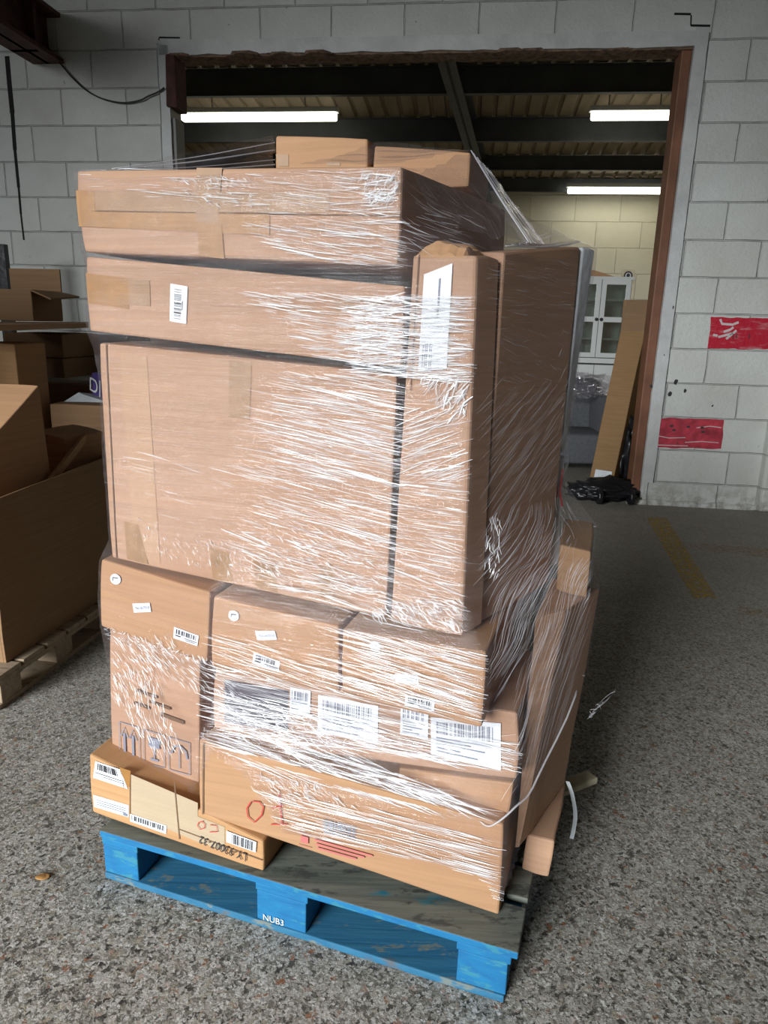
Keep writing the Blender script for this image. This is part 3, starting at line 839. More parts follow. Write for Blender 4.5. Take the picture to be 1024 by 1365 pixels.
# cartons standing in the bin
def free_carton(label, c, size, yaw, mt, tilt=(0, 0), group=None, name='cardboard_box', taper=0):
    """c: base centre"""
    rm = Matrix.Rotation(yaw, 3, 'Z') @ Matrix.Rotation(tilt[0], 3, 'X') @ Matrix.Rotation(tilt[1], 3, 'Y')
    w, d, h = size
    P = [Vector(c) + rm @ Vector((sx_ * w / 2, sy_ * d / 2, sz_ * h)) for sy_ in (-1, 1) for (sx_, sz_) in ((-1, 1), (1, 1), (1, 0), (-1, 0))]
    return carton('cardboard_box' if name is None else name, label, 'box', P, mt, group, False, .004)
y0b = math.atan2(bd.y, bd.x) - math.pi / 2
# tall carton: its far top right corner is at pixel (52,512)
pin = b0 + bl_ * .10
tr_ = onpl(52, 513, pin, nb); 
near = onpl(-38, 614, pin, nb)
dn_ = Vector((0, 0, -.46)); lw = bl_ * .44
carton('cardboard_box', 'tilted brown carton with a lit flat top, rising highest out of the left bin', 'box', [near + lw, near, near + dn_, near + lw + dn_, tr_ + lw, tr_, tr_ + dn_ * 1.25 + bd * .03, tr_ + lw + dn_ * 1.25], CARD2, None, False, .002)
pin2 = b0 + bl_ * .22
q = onpl(92, 572, pin2, nb)
free_carton('smaller brown carton beside the tall one inside the left bin', (q.x, q.y, .45), (.24, .24, q.z - .45), R(-30), CARD2, (R(3), R(4)))
b = BM(); A = onpl(92, 612, b0 + bl_ * .06, nb)
hexa(b, [A + bd * x_ + Vector((0, 0, z_)) + bl_ * l_ for l_ in (0, .02) for x_, z_ in ((-.16, -.07), (.16, .10), (.16, .06), (-.16, -.11))]); recalc(b)
o = build('cardboard_strip', b, CARD2); tag(o, 'loose cardboard strip slanting inside the left bin', 'cardboard')

# shelf-high stacks against the left wall
def px_box(label, x0, x1, ytop, ybot, Y, depth, mt, name='cardboard_box', yaw=R(-6.64), zbot=None, cat='box', group=None, bevelr=.006):
    d = Vector((math.cos(yaw), math.sin(yaw), 0)); nn = Vector((-d.y, d.x, 0)); p0 = aty((x0 + x1) / 2, (ytop + ybot) / 2, Y)
    tl, tr, br, bl = [onpl(x, y, p0, nn) for x, y in ((x0, ytop), (x1, ytop), (x1, ybot), (x0, ybot))]
    zt_ = (tl.z + tr.z) / 2; zb_ = (bl.z + br.z) / 2 if zbot is None else zbot
    for p in (tl, tr): p.z = zt_
    for p in (br, bl): p.z = zb_
    br.x, br.y = tr.x, tr.y; bl.x, bl.y = tl.x, tl.y
    F4 = [tl, tr, br, bl]; B4 = [p + nn * depth for p in F4]
    c = carton(name, label, cat, F4 + B4, mt, group, False, .003, bevelr, .004, 5)
    return c
# lowest: low bin with white sheet, beyond the left bin
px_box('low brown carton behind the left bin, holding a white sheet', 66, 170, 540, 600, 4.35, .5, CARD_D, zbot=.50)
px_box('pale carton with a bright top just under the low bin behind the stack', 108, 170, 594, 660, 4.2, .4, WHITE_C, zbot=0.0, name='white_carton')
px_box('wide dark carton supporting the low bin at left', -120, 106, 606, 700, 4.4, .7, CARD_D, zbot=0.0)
b = BM(); A = aty(84, 536, 4.5); Bp = aty(105, 523, 4.55); Cc = aty(150, 538, 4.5)
hexa(b, [Bp, Bp + Vector((.02, 0, -.01)), Cc, A, Bp + Vector((0, .2, -.03)), Bp + Vector((.05, .2, -.03)), Cc + Vector((.05, .2, -.02)), A + Vector((0, .2, -.02))])
recalc(b); o = build('white_sheet', b, WHITE_C); tag(o, 'crumpled white sheet poking out of the low carton at left', 'sheet')
c = px_box('dark purple carton with white letters behind the stack', 121, 180, 498, 538, 4.6, .25, PURPLE, zbot=.9, name='purple_box', yaw=R(-20))
D = DD(c, [(121, 500), (140, 506), (140, 540), (121, 524)], .008); b = BM(); add_text(b, 'DI', D, (.0, .10, .75, .80)); build('lettering', b, PAPER, c.root)
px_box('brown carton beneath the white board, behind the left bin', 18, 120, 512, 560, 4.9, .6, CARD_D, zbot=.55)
c = px_box('thin white board lying under the two flat cartons', 16, 126, 505, 511, 5.0, .6, WHITE_C, name='white_board', bevelr=.002)
px_box('lower of two flat brown cartons under the cardboard sheet', 14, 84, 477, 505, 5.1, .5, CARD_D)
px_box('upper of two flat brown cartons under the cardboard sheet', 4, 82, 444, 476, 5.1, .5, CARD_D)
px_box('upright brown carton at the left edge above the bin', -60, 19, 457, 620, 4.2, .3, CARD3, zbot=.4)
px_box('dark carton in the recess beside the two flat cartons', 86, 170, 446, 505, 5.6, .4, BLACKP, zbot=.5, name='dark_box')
zt2 = aty(60, 436, 5.0).z
b = BM(); q = [onz(-80, 444, zt2), onz(118, 437, zt2), onz(118, 424, zt2), onz(-80, 426, zt2)]
if (q[2] - q[1]).length > 1.6: q[2] = q[1] + (q[2] - q[1]).normalized() * 1.4; q[3] = q[0] + (q[3] - q[0]).normalized() * 1.4
hexa(b, [q[0] + Vector((0, 0, .03)), q[1] + Vector((0, 0, .03)), q[1], q[0], q[3] + Vector((0, 0, .03)), q[2] + Vector((0, 0, .03)), q[2], q[3]]); recalc(b)
o = build('cardboard_sheet', b, CARD2); tag(o, 'flat cardboard sheet laid over the stacked cartons by the left wall', 'cardboard')
c1 = px_box('open brown carton with raised flap on the sheet by the left wall', -30, 41, 385, 432, 5.5, .4, CARD_D, zbot=zt2 + .032)
t_ = c1.P
b = BM(); hexa(b, [t_[5] * .0 + t_[4] + Vector((0, 0, .17)), t_[5] + Vector((0, 0, .17)), t_[5], t_[4], t_[4] + Vector((0, .02, .17)), t_[5] + Vector((0, .02, .17)), t_[5] + Vector((0, .02, 0)), t_[4] + Vector((0, .02, 0))]); build('flap', b, CARD_D, c1.root)
b = BM(); u_ = (t_[1] - t_[0]).normalized(); hexa(b, [t_[1], t_[5], t_[5] - Vector((0, 0, .012)), t_[1] - Vector((0, 0, .012)), t_[1] + u_ * .15 + Vector((0, 0, -.06)), t_[5] + u_ * .15 + Vector((0, 0, -.03)), t_[5] + u_ * .15 - Vector((0, 0, .042)), t_[1] + u_ * .15 - Vector((0, 0, .072))]); recalc(b); build('flap', b, CARD_D, c1.root)
px_box('dark post of shelving at the far left by the wall', -10, 5, 325, 440, 6.6, .06, BLACKP, zbot=0.0, name='shelf_post', cat='post', bevelr=.003)

# ================================================================== THE PALLET
e = empty('blue_pallet', W(.6, .5, 0)); tag(e, 'worn blue wooden pallet carrying the wrapped boxes', 'pallet')
def pb(nm, lo, hi, mt, bev=.003, amp=.0015):
    b = BM(); box(b, lo, hi, W); bevel(b, bev, 2)
    for v in b.verts: v.co += noise.noise_vector(v.co * 11) * amp
    return build(nm, b, mt, e)
for v0 in (.0, .45, .90):
    for u0, u1 in ((0, .115), (.50, .645), (1.055, 1.178)):
        k = pb('block', (u0, v0 + .003, .022), (u1, v0 + .10, .118), BLUE)
        if v0 == 0 and u0 == .5:
            D = lambda a, bb, off=0: W(.5 + .145 * a, .003 - .002 - off, .118 - .096 * bb)
            b = BM(); rg = random.Random(5)
            add_text(b, 'NUB3', D, (.14, .74, .56, .94), 0, .0015); build('stencil', b, PAPER, k)
for v0, v1 in ((-.0, .14), (.45, .55), (.86, 1.0)):
    pb('bottom_board', (-.0, v0, .0), (1.175, v1, .021), BLUE_B, .003)
for u0, u1 in ((-.002, .118), (.497, .65), (1.05, 1.185)):
    pb('stringer_board', (u0, .002, .118), (u1, 1.0, .141), BLUE)
v0 = 0.0
for k in range(7):
    w = .145 if k in (0, 6) else .115
    pb('deck_board', (-.006, v0, .141), (1.2, v0 + w, .162), [DECK, BLUE] if k == 0 else DECK, .003)
    v0 += w + .0285
o = [c for c in e.children if c.name.startswith('deck_board')][0]
for p in o.data.polygons:
    if p.normal.dot(VD) < -.6: p.material_index = 1

# ================================================================== THE LOAD
def front_box(name, label, px, pa, pb_, depth, mt, group=None, dz=(0, 0, 0, 0), du=(0, 0), cat='box', **k):
    F4 = plane_pts(px, pa, pb_); B4 = back_of(F4, depth, None, dz, du)
    return carton(name, label, cat, F4 + B4, mt, group, **k)
# bottom left carton, not wrapped
bl = front_box('cardboard_box', 'low crushed unwrapped carton printed LY-93007-32 at the pallet front left', [(118, 1005), (352, 1123), (352, 1163), (122, 1083)], (-.08, .049), (.52, .02), .36, CARD3, dz=(0, 0, 0, 0), wrapped=False)
# bottom right carton
bot = front_box('cardboard_box', 'wide tilted carton with red FO handwriting on the pallet front right', [(265, 985), (672, 1100), (666, 1221), (265, 1084)], (.28, .022), (1.147, .095), .34, CARD2, dz=(-.03, .02, 0, .0), dent=.004)
# lower row above
ul = front_box('cardboard_box', 'upright carton with printed handling symbols at the lower left', [(145, 838), (267, 880), (265, 1046), (148, 1000)], (-.05, .12), (.3, .11), .5, CARD)
ub = front_box('cardboard_box', 'carton with big white shipping labels below the three sticker cartons', [(284, 886), (692, 951), (692, 1041), (284, 984)], (.3, .10), (1.15, .125), .36, CARD, dent=.012)
ub2 = front_box('cardboard_box', 'small plain carton wedged between label carton and FO carton', [(530, 1024), (686, 1045), (677, 1099), (530, 1060)], (.3, .12), (1.15, .14), .3, CARD2)
# three cartons with L stickers
L1 = front_box('cardboard_box', 'sticker carton with round L label, left of the row of three', [(133, 745), (280, 790), (276, 884), (133, 836)], (.05, .09), (.39, .03), .5, CARD2, 'row of cartons with round L stickers')
L2 = front_box('cardboard_box', 'sticker carton with round L label, middle of the row of three', [(283, 795), (452, 835), (452, 925), (280, 890)], (.36, .03), (.70, .05), .5, CARD2, 'row of cartons with round L stickers')
L3 = front_box('cardboard_box', 'sticker carton with round L label, right end of the row of three', [(455, 839), (649, 870), (643, 972), (455, 926)], (.70, .05), (1.07, .04), .5, CARD2, 'row of cartons with round L stickers')
# big carton, flat carton, top carton
big = front_box('cardboard_box', 'largest carton, filling the middle of the wrapped stack', [(131, 456), (530, 499), (515, 824), (148, 744)], (.0, .09), (1, .09), .62, CARD, dz=(.0, 0, 0, 0))
b2c = front_box('cardboard_box', 'flat carton with upright barcode sticker, second from the top', [(113, 341), (540, 381), (536, 491), (118, 441)], (0, .07), (1, .07), .62, CARD, dz=(-.015, -.01, 0, 0))
top = front_box('cardboard_box', 'wide flat carton with a taped seam on top of the stack', [(100, 227), (536, 221), (531, 354), (110, 336)], (0, .05), (1, .05), .57, CARD, dz=(0, 0, -.045, -.005), du=(.02, .115))
# tall carton beside them and the panel carton behind it
tallF = plane_pts([(550, 338), (636, 338), (615, 850), (520, 827)], (0, .09), (1, .09))
tall = carton('tall_carton', 'tall narrow carton with a white label standing right of the big one', 'box', tallF + [p + (W(.033, .085, 0) - W(0, 0, 0)) for p in tallF], CARD)
def plan_box(name, label, cat, FL, FR, BR, BL, z0, z1, mt, top_=None, wrapped=True, z1b=None, **k):
    """plan corners in the pallet frame; top_ optionally other corners at the top"""
    T = top_ or (FL, FR, BR, BL); zb = z1 if z1b is None else z1b
    P = [W(*T[0], z1), W(*T[1], z1), W(*FR, z0), W(*FL, z0), W(*T[3], zb), W(*T[2], zb), W(*BR, z0), W(*BL, z0)]
    return carton(name, label, cat, P, mt, None, wrapped, **k)
pan = plan_box('panel_carton', 'tall flat panel carton whose brown side faces right', 'box', (.90, .23), (1.026, .182), (1.152, .53), (1.03, .58), .905, 1.755, CARD, top_=((.90, .23), (1.026, .182), (1.157, .53), (1.03, .58)), z1b=1.80)
wht = plan_box('white_carton', 'white slab carton edge standing behind the panel carton', 'box', (.98, .62), (1.155, .545), (1.158, .61), (1.0, .69), 1.27, 1.80, WHITE_C, top_=((.98, .62), (1.162, .54), (1.190, .60), (1.0, .69)))
whl = plan_box('white_bag', 'white bag with red print under the white slab carton', 'bag', (.98, .60), (1.135, .53), (1.175, .60), (1.0, .69), .95, 1.26, WHITE_C, top_=((.98, .60), (1.128, .53), (1.165, .59), (1.0, .69)), amp=.012)
# rear right cartons
pA = plan_box('cardboard_box', 'low crumpled carton at the rear right pallet corner', 'box', (1.17, .268), (1.243, .264), (1.243, .62), (1.17, .62), .165, .275, CARD, top_=((1.17, .275), (1.250, .272), (1.252, .62), (1.18, .62)), dent=.012, amp=.006)
pB = plan_box('leaning_carton', 'wedge-shaped leaning carton in shade along the right side of the load', 'box', (1.154, .200), (1.163, .205), (1.250, .53), (1.156, .53), .285, .93, CARD, top_=((1.154, .200), (1.216, .285), (1.290, .47), (1.16, .52)), dent=.004, amp=.004)
lid = plan_box('cardboard_box', 'small film-covered carton sticking out highest at the rear right', 'box', (1.18, .40), (1.262, .375), (1.256, .66), (1.17, .68), .935, 1.062, CARD_D, amp=.005)
rear = plan_box('cardboard_box', 'plain carton at the pallet rear below the tall ones', 'box', (.58, .60), (1.07, .56), (1.07, .97), (.58, .98), .165, .885, CARD)
# loose cartons on the very top
def upper(label, px, v, depth, mt, zb):
    F4 = plane_pts(px, (0, v), (1, v)); F4 = [F4[0], F4[1], Vector((F4[1].x, F4[1].y, zb)), Vector((F4[0].x, F4[0].y, zb))]
    return carton('cardboard_box', label, 'box', F4 + [p + VD * depth for p in F4], mt, 'small cartons on the very top', False)
uA = upper('small tan carton on the very top, left of the two', [(366, 180), (491, 184), (0, 0), (0, 0)], .40, .2, CARD2, 1.93)
uB = upper('small tan carton on the very top, right of the two', [(497, 193), (628, 203), (0, 0), (0, 0)], .42, .24, CARD2, 1.925)

# ---- labels, tapes and prints on the load
# bottom left carton
barcode_label(bl, [(128, 1014), (161, 1025), (171, 1051), (125, 1036)], (.10, .08, .85, .45), 20, lines=((.05, .62, .9, .66), (.3, .75, .95, .78)), seed=3, label='white label with barcode at the upper left')
o, D = decal(bl, 'paper_label', [(125, 1059), (172, 1073), (172, 1089), (126, 1075)], PAPER, label='white label with lines of small print')
b = BM()
for y in (.3, .48, .66): add_patch(b, D, (.08, y, .92, y + .06))
add_patch(b, D, (.85, .72, .97, .95)); build('print', b, INKG, o)
barcode_label(bl, [(174, 1084), (223, 1100), (222, 1111), (174, 1094)], (.05, .12, .96, .72), 26, seed=4, label='long barcode strip along the lower edge')
decal(bl, 'paper_sheet', [(175, 1032), (264, 1070), (264, 1122), (175, 1084)], CARD_GREY, .0011, 4, 'greyish paper pasted over the middle')
decal(bl, 'paper_sheet', [(264, 1088), (300, 1102), (300, 1134), (264, 1122)], CARD_GREY, .0011, 4, 'greyish paper pasted over the middle')
crease(bl, (233, 1042), (240, 1118)); crease(bl, (174, 1036), (174, 1094), .0015)
crease(bl, (240, 1105), (350, 1146), .002)
D = DD(bl, [(268, 1113), (330, 1136), (329, 1147), (266, 1122)], .0045); b = BM(); add_text(b, 'LY-93007-32', D, (0, 0, 1, 1), 2); build('printed_code', b, INK, bl.root)
barcode_label(bl, [(303, 1106), (343, 1121), (342, 1135), (303, 1121)], (.2, .08, .92, .92), 18, seed=6, label='barcode label at the right end', lift=.0045)
D = DD(bl, [(264, 1090), (292, 1099), (292, 1110), (264, 1104)], .0045); b = BM()
add_stroke(b, D, [(.30, .05), (.08, .3), (.02, .65), (.15, .95), (.36, .7), (.38, .3), (.22, .1)], .0012); add_stroke(b, D, [(.62, .2), (.92, .05), (.98, .75), (.6, 1.0)], .0012); build('handwriting', b, RED_INK, bl.root)
b = BM(); o = decal(bl, 'packing_tape', [(160, 1022), (175, 1027), (174, 1048), (165, 1050)], TAPE, .0026)
# bottom right carton
D = DD(bot, [(330, 1054), (386, 1054), (386, 1098), (330, 1098)], .0045); b = BM()
add_stroke(b, D, [(.10, .30), (.0, .5), (.03, .75), (.18, .92), (.36, .70), (.40, .45), (.30, .30), (.14, .28)], .0018); add_stroke(b, D, [(.78, .05), (.80, .5), (.85, .98)], .0018); add_stroke(b, D, [(.60, .48), (.86, .40)], .0018); add_stroke(b, D, [(.58, .98), (.97, .97)], .0018)
build('handwriting', b, RED_INK, bot.root)
D = DD(bot, [(432, 1090), (476, 1101), (475, 1120), (432, 1110)], .0045); b = BM(); add_bars(b, D, (0, 0, 1, .62), 18, seed=8); add_patch(b, D, (.02, .72, .98, .86)); build('printed_barcode', b, INKG, bot.root)
D = DD(bot, [(398, 1106), (500, 1135), (498, 1152), (398, 1124)], .0045); b = BM()
for y in (.02, .98): add_patch(b, D, (0, y - .02, .18, y + .02))
add_patch(b, D, (.04, .25, .14, .75))
for k in range(3): add_patch(b, D, (.22 + .02 * k, .22 + .28 * k, .98 - .1 * k, .36 + .28 * k))
build('printed_notice', b, REDP, bot.root)
crease(bot, (272, 990), (271, 1085), .0022)
# upright carton: handling symbols
D = DD(ul, [(158, 955), (256, 985), (256, 1035), (160, 1008)], .0045); b = BM()
for k in range(3):
    a = .02 + .34 * k
    for (p, q) in (((a, .1), (a + .28, .1)), ((a + .28, .1), (a + .28, .95)), ((a + .28, .95), (a, .95)), ((a, .95), (a, .1))): add_stroke(b, D, [p, q], .0012)
for k in range(2):
    a = .09 + .12 * k; add_stroke(b, D, [(a, .85), (a, .35)], .004); add_stroke(b, D, [(a - .05, .45), (a, .2), (a + .05, .45)], .002)
add_patch(b, D, (.43, .25, .58, .5)); add_stroke(b, D, [(.505, .5), (.505, .8)], .0022); add_patch(b, D, (.45, .78, .56, .84))
add_stroke(b, D, [(.74, .5), (.78, .3), (.86, .25), (.93, .35), (.95, .55)], .003); add_stroke(b, D, [(.845, .3), (.845, .85)], .0015)
build('handling_symbols', b, INKG, ul.root)
D = DD(ul, [(180, 915), (250, 940), (250, 978), (180, 952)], .0045); b = BM()
for a0, b0_, a1_, b1_ in ((.05, .02, .45, .12), (.3, .25, .7, .35), (0, .5, .3, .6), (.5, .55, .95, .68)): add_patch(b, D, (a0, b0_, a1_, b1_))
build('print', b, CREASE_D, ul.root)
# L stickers
def sticker_set(c, pl_, pn, pbx, seed):
    cx, cy = pl_; o = None
    D = DD(c, [(cx - 7, cy - 8), (cx + 7, cy - 6), (cx + 7, cy + 8), (cx - 7, cy + 6)], .004); b = BM()
    b.faces.new([b.verts.new(D(.5 + .5 * math.cos(t), .5 - .5 * math.sin(t))) for t in [i / 28 * 2 * math.pi for i in range(28)]])
    o = build('round_sticker', b, PAPER, c.root)
    b = BM(); add_text(b, 'L', D, (.25, .32, .75, .68), 1); build('letter', b, INK, o)
    o, D = decal(c, 'paper_label', pn, PAPER, .004, 2)
    b = BM(); add_text(b, 'No.J67018', D, (.15, .32, .95, .78)); build('print', b, INKG, o)
    barcode_label(c, pbx, (.10, .12, .92, .52), 16, lines=((.08, .62, .30, .72), (.45, .66, .95, .72), (.5, .80, .9, .85)), seed=seed)
sticker_set(L1, (155.5, 771.5), [(178, 804), (201, 803), (203, 815), (180, 816)], [(233, 835), (266, 847), (264, 861), (232, 850)], 11)
sticker_set(L2, (312.5, 820), [(341, 840.5), (367, 840), (370, 852), (344, 852.5)], [(339, 869), (374, 881), (372, 895), (337, 884)], 12)
sticker_set(L3, (501, 861), [(527, 897), (558, 899), (559, 911), (529, 909)], [(541, 925), (580, 934), (579, 948), (540, 940)], 13)
# shipping labels on the label carton
def ship(px, seed, n=20):
    o, D = decal(ub, 'shipping_label', px, PAPER, .004, 4)
    b = BM(); add_bars(b, D, (.08, .10, .9, .42), n, seed=seed)
    for y, w in ((.5, .8), (.58, .5), (.66, .7), (.76, .35), (.85, .6)): add_patch(b, D, (.08, y, .08 + w, y + .035))
    build('print', b, INKG, o)
ship([(388, 915), (415, 920), (414, 955), (387, 950)], 21, 8)
ship([(425, 925), (505, 940), (504, 990), (424, 975)], 22, 26)
ship([(535, 938), (572, 945), (571, 985), (534, 978)], 23, 9)
ship([(575, 955), (668, 963), (668, 1026), (575, 1004)], 24, 24)
o, D = decal(ub, 'tape_patch', [(300, 905), (385, 920), (384, 975), (300, 962)], M_plain('dark_patch', (.10, .09, .11), .5), .003)
# big carton tapes
decal(big, 'packing_tape', [(306, 480), (336, 484), (333, 560), (305, 556)], TAPE2, .0016)
decal(big, 'packing_tape', [(166, 695), (185, 699), (198, 752), (170, 745)], TAPE2, .0016)
decal(big, 'packing_tape', [(280, 730), (305, 736), (312, 778), (284, 772)], TAPE2, .0016)
decal(big, 'packing_tape', [(338, 745), (366, 752), (370, 790), (342, 784)], TAPE2, .0016)
decal(big, 'packing_tape', [(425, 752), (445, 757), (448, 800), (428, 797)], TAPE2, .0016)
decal(big, 'edge_tape', [(160, 470), (196, 475), (214, 750), (180, 742)], M_card('cardboard_pale_band', (.47, .295, .18), .06), .0010)
crease(big, (142, 458), (156, 744), .0016)
# flat carton
decal(b2c, 'packing_tape', [(115, 364), (171, 371), (172, 412), (118, 404)], TAPE, .0016)
decal(b2c, 'packing_tape', [(171, 371), (200, 374), (201, 408), (172, 406)], TAPE2, .0019)
decal(b2c, 'packing_tape', [(446, 400), (510, 408), (510, 421), (448, 414)], TAPE2, .0016)
barcode_label(b2c, [(228, 378), (251, 382), (249, 432), (227, 428)], (.25, .12, .68, .92), 17, True, ((.72, .4, .76, .65),), 31)
# top carton
decal(top, 'packing_tape', [(102, 254), (440, 256), (440, 284), (104, 282)], TAPE2, .0016)
decal(top, 'packing_tape', [(104, 282), (360, 286), (360, 314), (106, 302)], TAPE, .0019)
decal(top, 'packing_tape', [(102, 254), (126, 254), (128, 282), (104, 282)], TAPE, .0022)
decal(top, 'packing_tape', [(263, 224), (297, 224), (291, 300), (262, 296)], TAPE2, .0024)
decal(top, 'packing_tape', [(263, 296), (296, 297), (300, 345), (266, 341)], TAPE, .0026)
crease(top, (104, 281), (533, 288), .0013)
# tall carton
o, D = decal(tall, 'shipping_label', [(566, 366), (604, 351), (596, 492), (558, 495)], PAPER, .004, 4)
b = BM()
for a in (.12, .2, .26, .36, .42): add_patch(b, D, (a, .72, a + .03, .98))
for y in (.1, .2): add_patch(b, D, (.55, y, .62, y + .25))
build('print', b, INKG, o)
crease(tall, (559, 340), (548, 520), .0016)
# small loose cartons
decal(uA, 'packing_tape', [(368, 206), (385, 206), (385, 222), (372, 222)], TAPE2, .0018)
decal(uA, 'packing_tape', [(436, 216), (454, 217), (454, 221), (436, 221)], TAPE2, .0018)
# open flap on top of the tall carton
T = tall.P
b = BM()
fa, fb, fc, fd = T[0] + UD * .006, T[1] - UD * .02, T[5] + VD * .10 - UD * .02, T[4] + VD * .10
zz = lambda h: Vector((0, 0, h))
b.free(); b = BM(); KA = 14; g = []
for j in range(KA + 1):
    row = []
    for i in range(KA + 1):
        a, c = i / KA, j / KA
        p = fa.lerp(fb, a).lerp(fd.lerp(fc, a), c)
        hh_ = .024 * math.sin(math.pi * min(1, a * .9 + .08)) ** .6 * math.sin(math.pi * min(1, c * .8 + .12)) ** .5
        hh_ += .014 * noise.noise(Vector((a * 5, c * 5, 2.2)))
        row.append(b.verts.new(p + zz(max(-.006, hh_ - (.016 if j == 0 else 0) - (.03 if i in (0, KA) else 0)))))
    g.append(row)
for j in range(KA):
    for i in range(KA): b.faces.new((g[j][i], g[j][i + 1], g[j + 1][i + 1], g[j + 1][i]))
front = [b.verts.new(fa.lerp(fb, i / KA) + zz(-.008)) for i in range(KA + 1)]
for i in range(KA): b.faces.new((front[i], front[i + 1], g[0][i + 1], g[0][i]))
recalc(b)
build('flap', b, CARD3, tall.root)
# red print on the white bag
b = BM(); q = [whl.P[1], whl.P[5], whl.P[6], whl.P[2]]; nn = (q[1] - q[0]).cross(q[3] - q[0]).normalized(); nn = nn if nn.dot(UD) > 0 else -nn
def DW(a, c, off=0): return (q[0] * (1 - a) + q[1] * a) * (1 - c) + (q[3] * (1 - a) + q[2] * a) * c + nn * (.010 + off)
add_stroke(b, DW, [(.3, .02), (.15, .15), (.35, .35)], .006); add_stroke(b, DW, [(.6, .1), (.5, .3), (.7, .45)], .004); build('red_print', b, RED_INK, whl.root)

# ================================================================== STRETCH FILM
ZS = [.20 + .0125 * k for k in range(int((1.935 - .20) / .0125) + 1)]
NT = 300; CU_, CV_ = .58, .36
def hull(pts):
    pts = sorted(set((round(a, 5), round(b_, 5)) for a, b_ in pts))
    def half(it):
        h = []
        for p in it:
            while len(h) >= 2 and (h[-1][0] - h[-2][0]) * (p[1] - h[-2][1]) - (h[-1][1] - h[-2][1]) * (p[0] - h[-2][0]) <= 0: h.pop()
            h.append(p)
        return h
    a = half(pts); b_ = half(reversed(pts)); return a[:-1] + b_[:-1]
VED = ((0, 3), (1, 2), (4, 7), (5, 6))
RAD = []
HX = [[uvz(p) for p in P] for P in HEX]
for z in ZS:
    pts = []
    for P in HX:
        for t_i, b_i in VED:
            T_, B_ = P[t_i], P[b_i]
            lo, hi = B_[2] - .004, T_[2] + .004
            if lo <= z <= hi:
                f = (z - B_[2]) / max(1e-4, T_[2] - B_[2]); f = min(1, max(0, f)); pts.append((B_[0] + (T_[0] - B_[0]) * f, B_[1] + (T_[1] - B_[1]) * f))
    pts += [(.3, .2), (.9, .2), (.9, .6), (.3, .6)]
    H = hull(pts); row = []
    for k in range(NT):
        a = 2 * math.pi * k / NT; dx, dy = math.cos(a), math.sin(a); best = 0
        for i in range(len(H)):
            x1, y1 = H[i][0] - CU_, H[i][1] - CV_; x2, y2 = H[(i + 1) % len(H)][0] - CU_, H[(i + 1) % len(H)][1] - CV_
            ex, ey = x2 - x1, y2 - y1; den = dx * ey - dy * ex
            if abs(den) < 1e-9: continue
            t = (x1 * ey - y1 * ex) / den; u = (x1 * dy - y1 * dx) / den
            if t > 0 and -1e-6 <= u <= 1 + 1e-6: best = max(best, t)
        row.append(best)
    RAD.append(row)
# the film bridges hollows between cartons: never inside them, drawn tight over about 10 cm of height
def bridged(col, win):
    n_ = len(col); out = []
    for i in range(n_):
        best = col[i]
        for a in range(max(0, i - win), i):
            for b_ in range(i + 1, min(n_, i + win + 1)):
                if b_ - a > win: break
                f = (i - a) / (b_ - a); best = max(best, col[a] + (col[b_] - col[a]) * f)
        out.append(best)
    return out
FR = [[0] * NT for _ in ZS]
for k in range(NT):
    cshape = bridged([RAD[i][k] for i in range(len(ZS))], 9)
    for i in range(len(ZS)): FR[i][k] = cshape[i] + .0065
def zbottom(u, v):
    if v < .28:
        if u < .30: return .355
        if u < .36: return .355 + (u - .30) / .06 * .14
        if u < .46: return .495 - (u - .36) / .10 * .06
        if u < .60: return .435 - (u - .46) / .14 * .22
        if u < 1.14: return .205
        return .21 + max(0, v - .08) * 1.6
    if u > .9: return .53 + min(.2, (v - .28) * .4)
    return .36
bm = BM(); uvl = bm.loops.layers.uv.verify()
V = {}; S = []
arc = 0; prev = None
for k in range(NT + 1):
    a = 2 * math.pi * (k % NT) / NT; p = (CU_ + FR[60][k % NT] * math.cos(a), CV_ + FR[60][k % NT] * math.sin(a))
    if prev: arc += math.hypot(p[0] - prev[0], p[1] - prev[1])
    prev = p; S.append(arc)
for i, z in enumerate(ZS):
    for k in range(NT):
        a = 2 * math.pi * k / NT; r = FR[i][k]
        w = noise.noise(Vector((S[k] * 3.0, z * 38, 1.3))) * .0016 + noise.noise(Vector((S[k] * 9, z * 9, 7.7))) * .0012
        V[i, k] = bm.verts.new(W(CU_ + (r + w) * math.cos(a), CV_ + (r + w) * math.sin(a), z))
for i in range(len(ZS) - 1):
    for k in range(NT):
        a = 2 * math.pi * (k + .5) / NT; u, v = CU_ + FR[i][k] * math.cos(a), CV_ + FR[i][k] * math.sin(a)
        if ZS[i] < zbottom(u, v) + .03 * noise.noise(Vector((S[k] * 4, 0, 0))): continue
        f = bm.faces.new((V[i, k], V[i, (k + 1) % NT], V[i + 1, (k + 1) % NT], V[i + 1, k])); f.smooth = True
        for l, (ii, kk) in zip(f.loops, ((i, k), (i, k + 1), (i + 1, k + 1), (i + 1, k))): l[uvl].uv = (S[kk], ZS[ii])
bmesh.ops.delete(bm, geom=[v for v in bm.verts if not v.link_faces], context='VERTS')
bm.normal_update()
BVH = BVHTree.FromBMesh(bm)
film = empty('stretch_wrap', W(.6, .45, .2)); tag(film, 'clear stretch wrap wound around the stacked cartons', 'wrap')
build('film', bm, FILM, film)

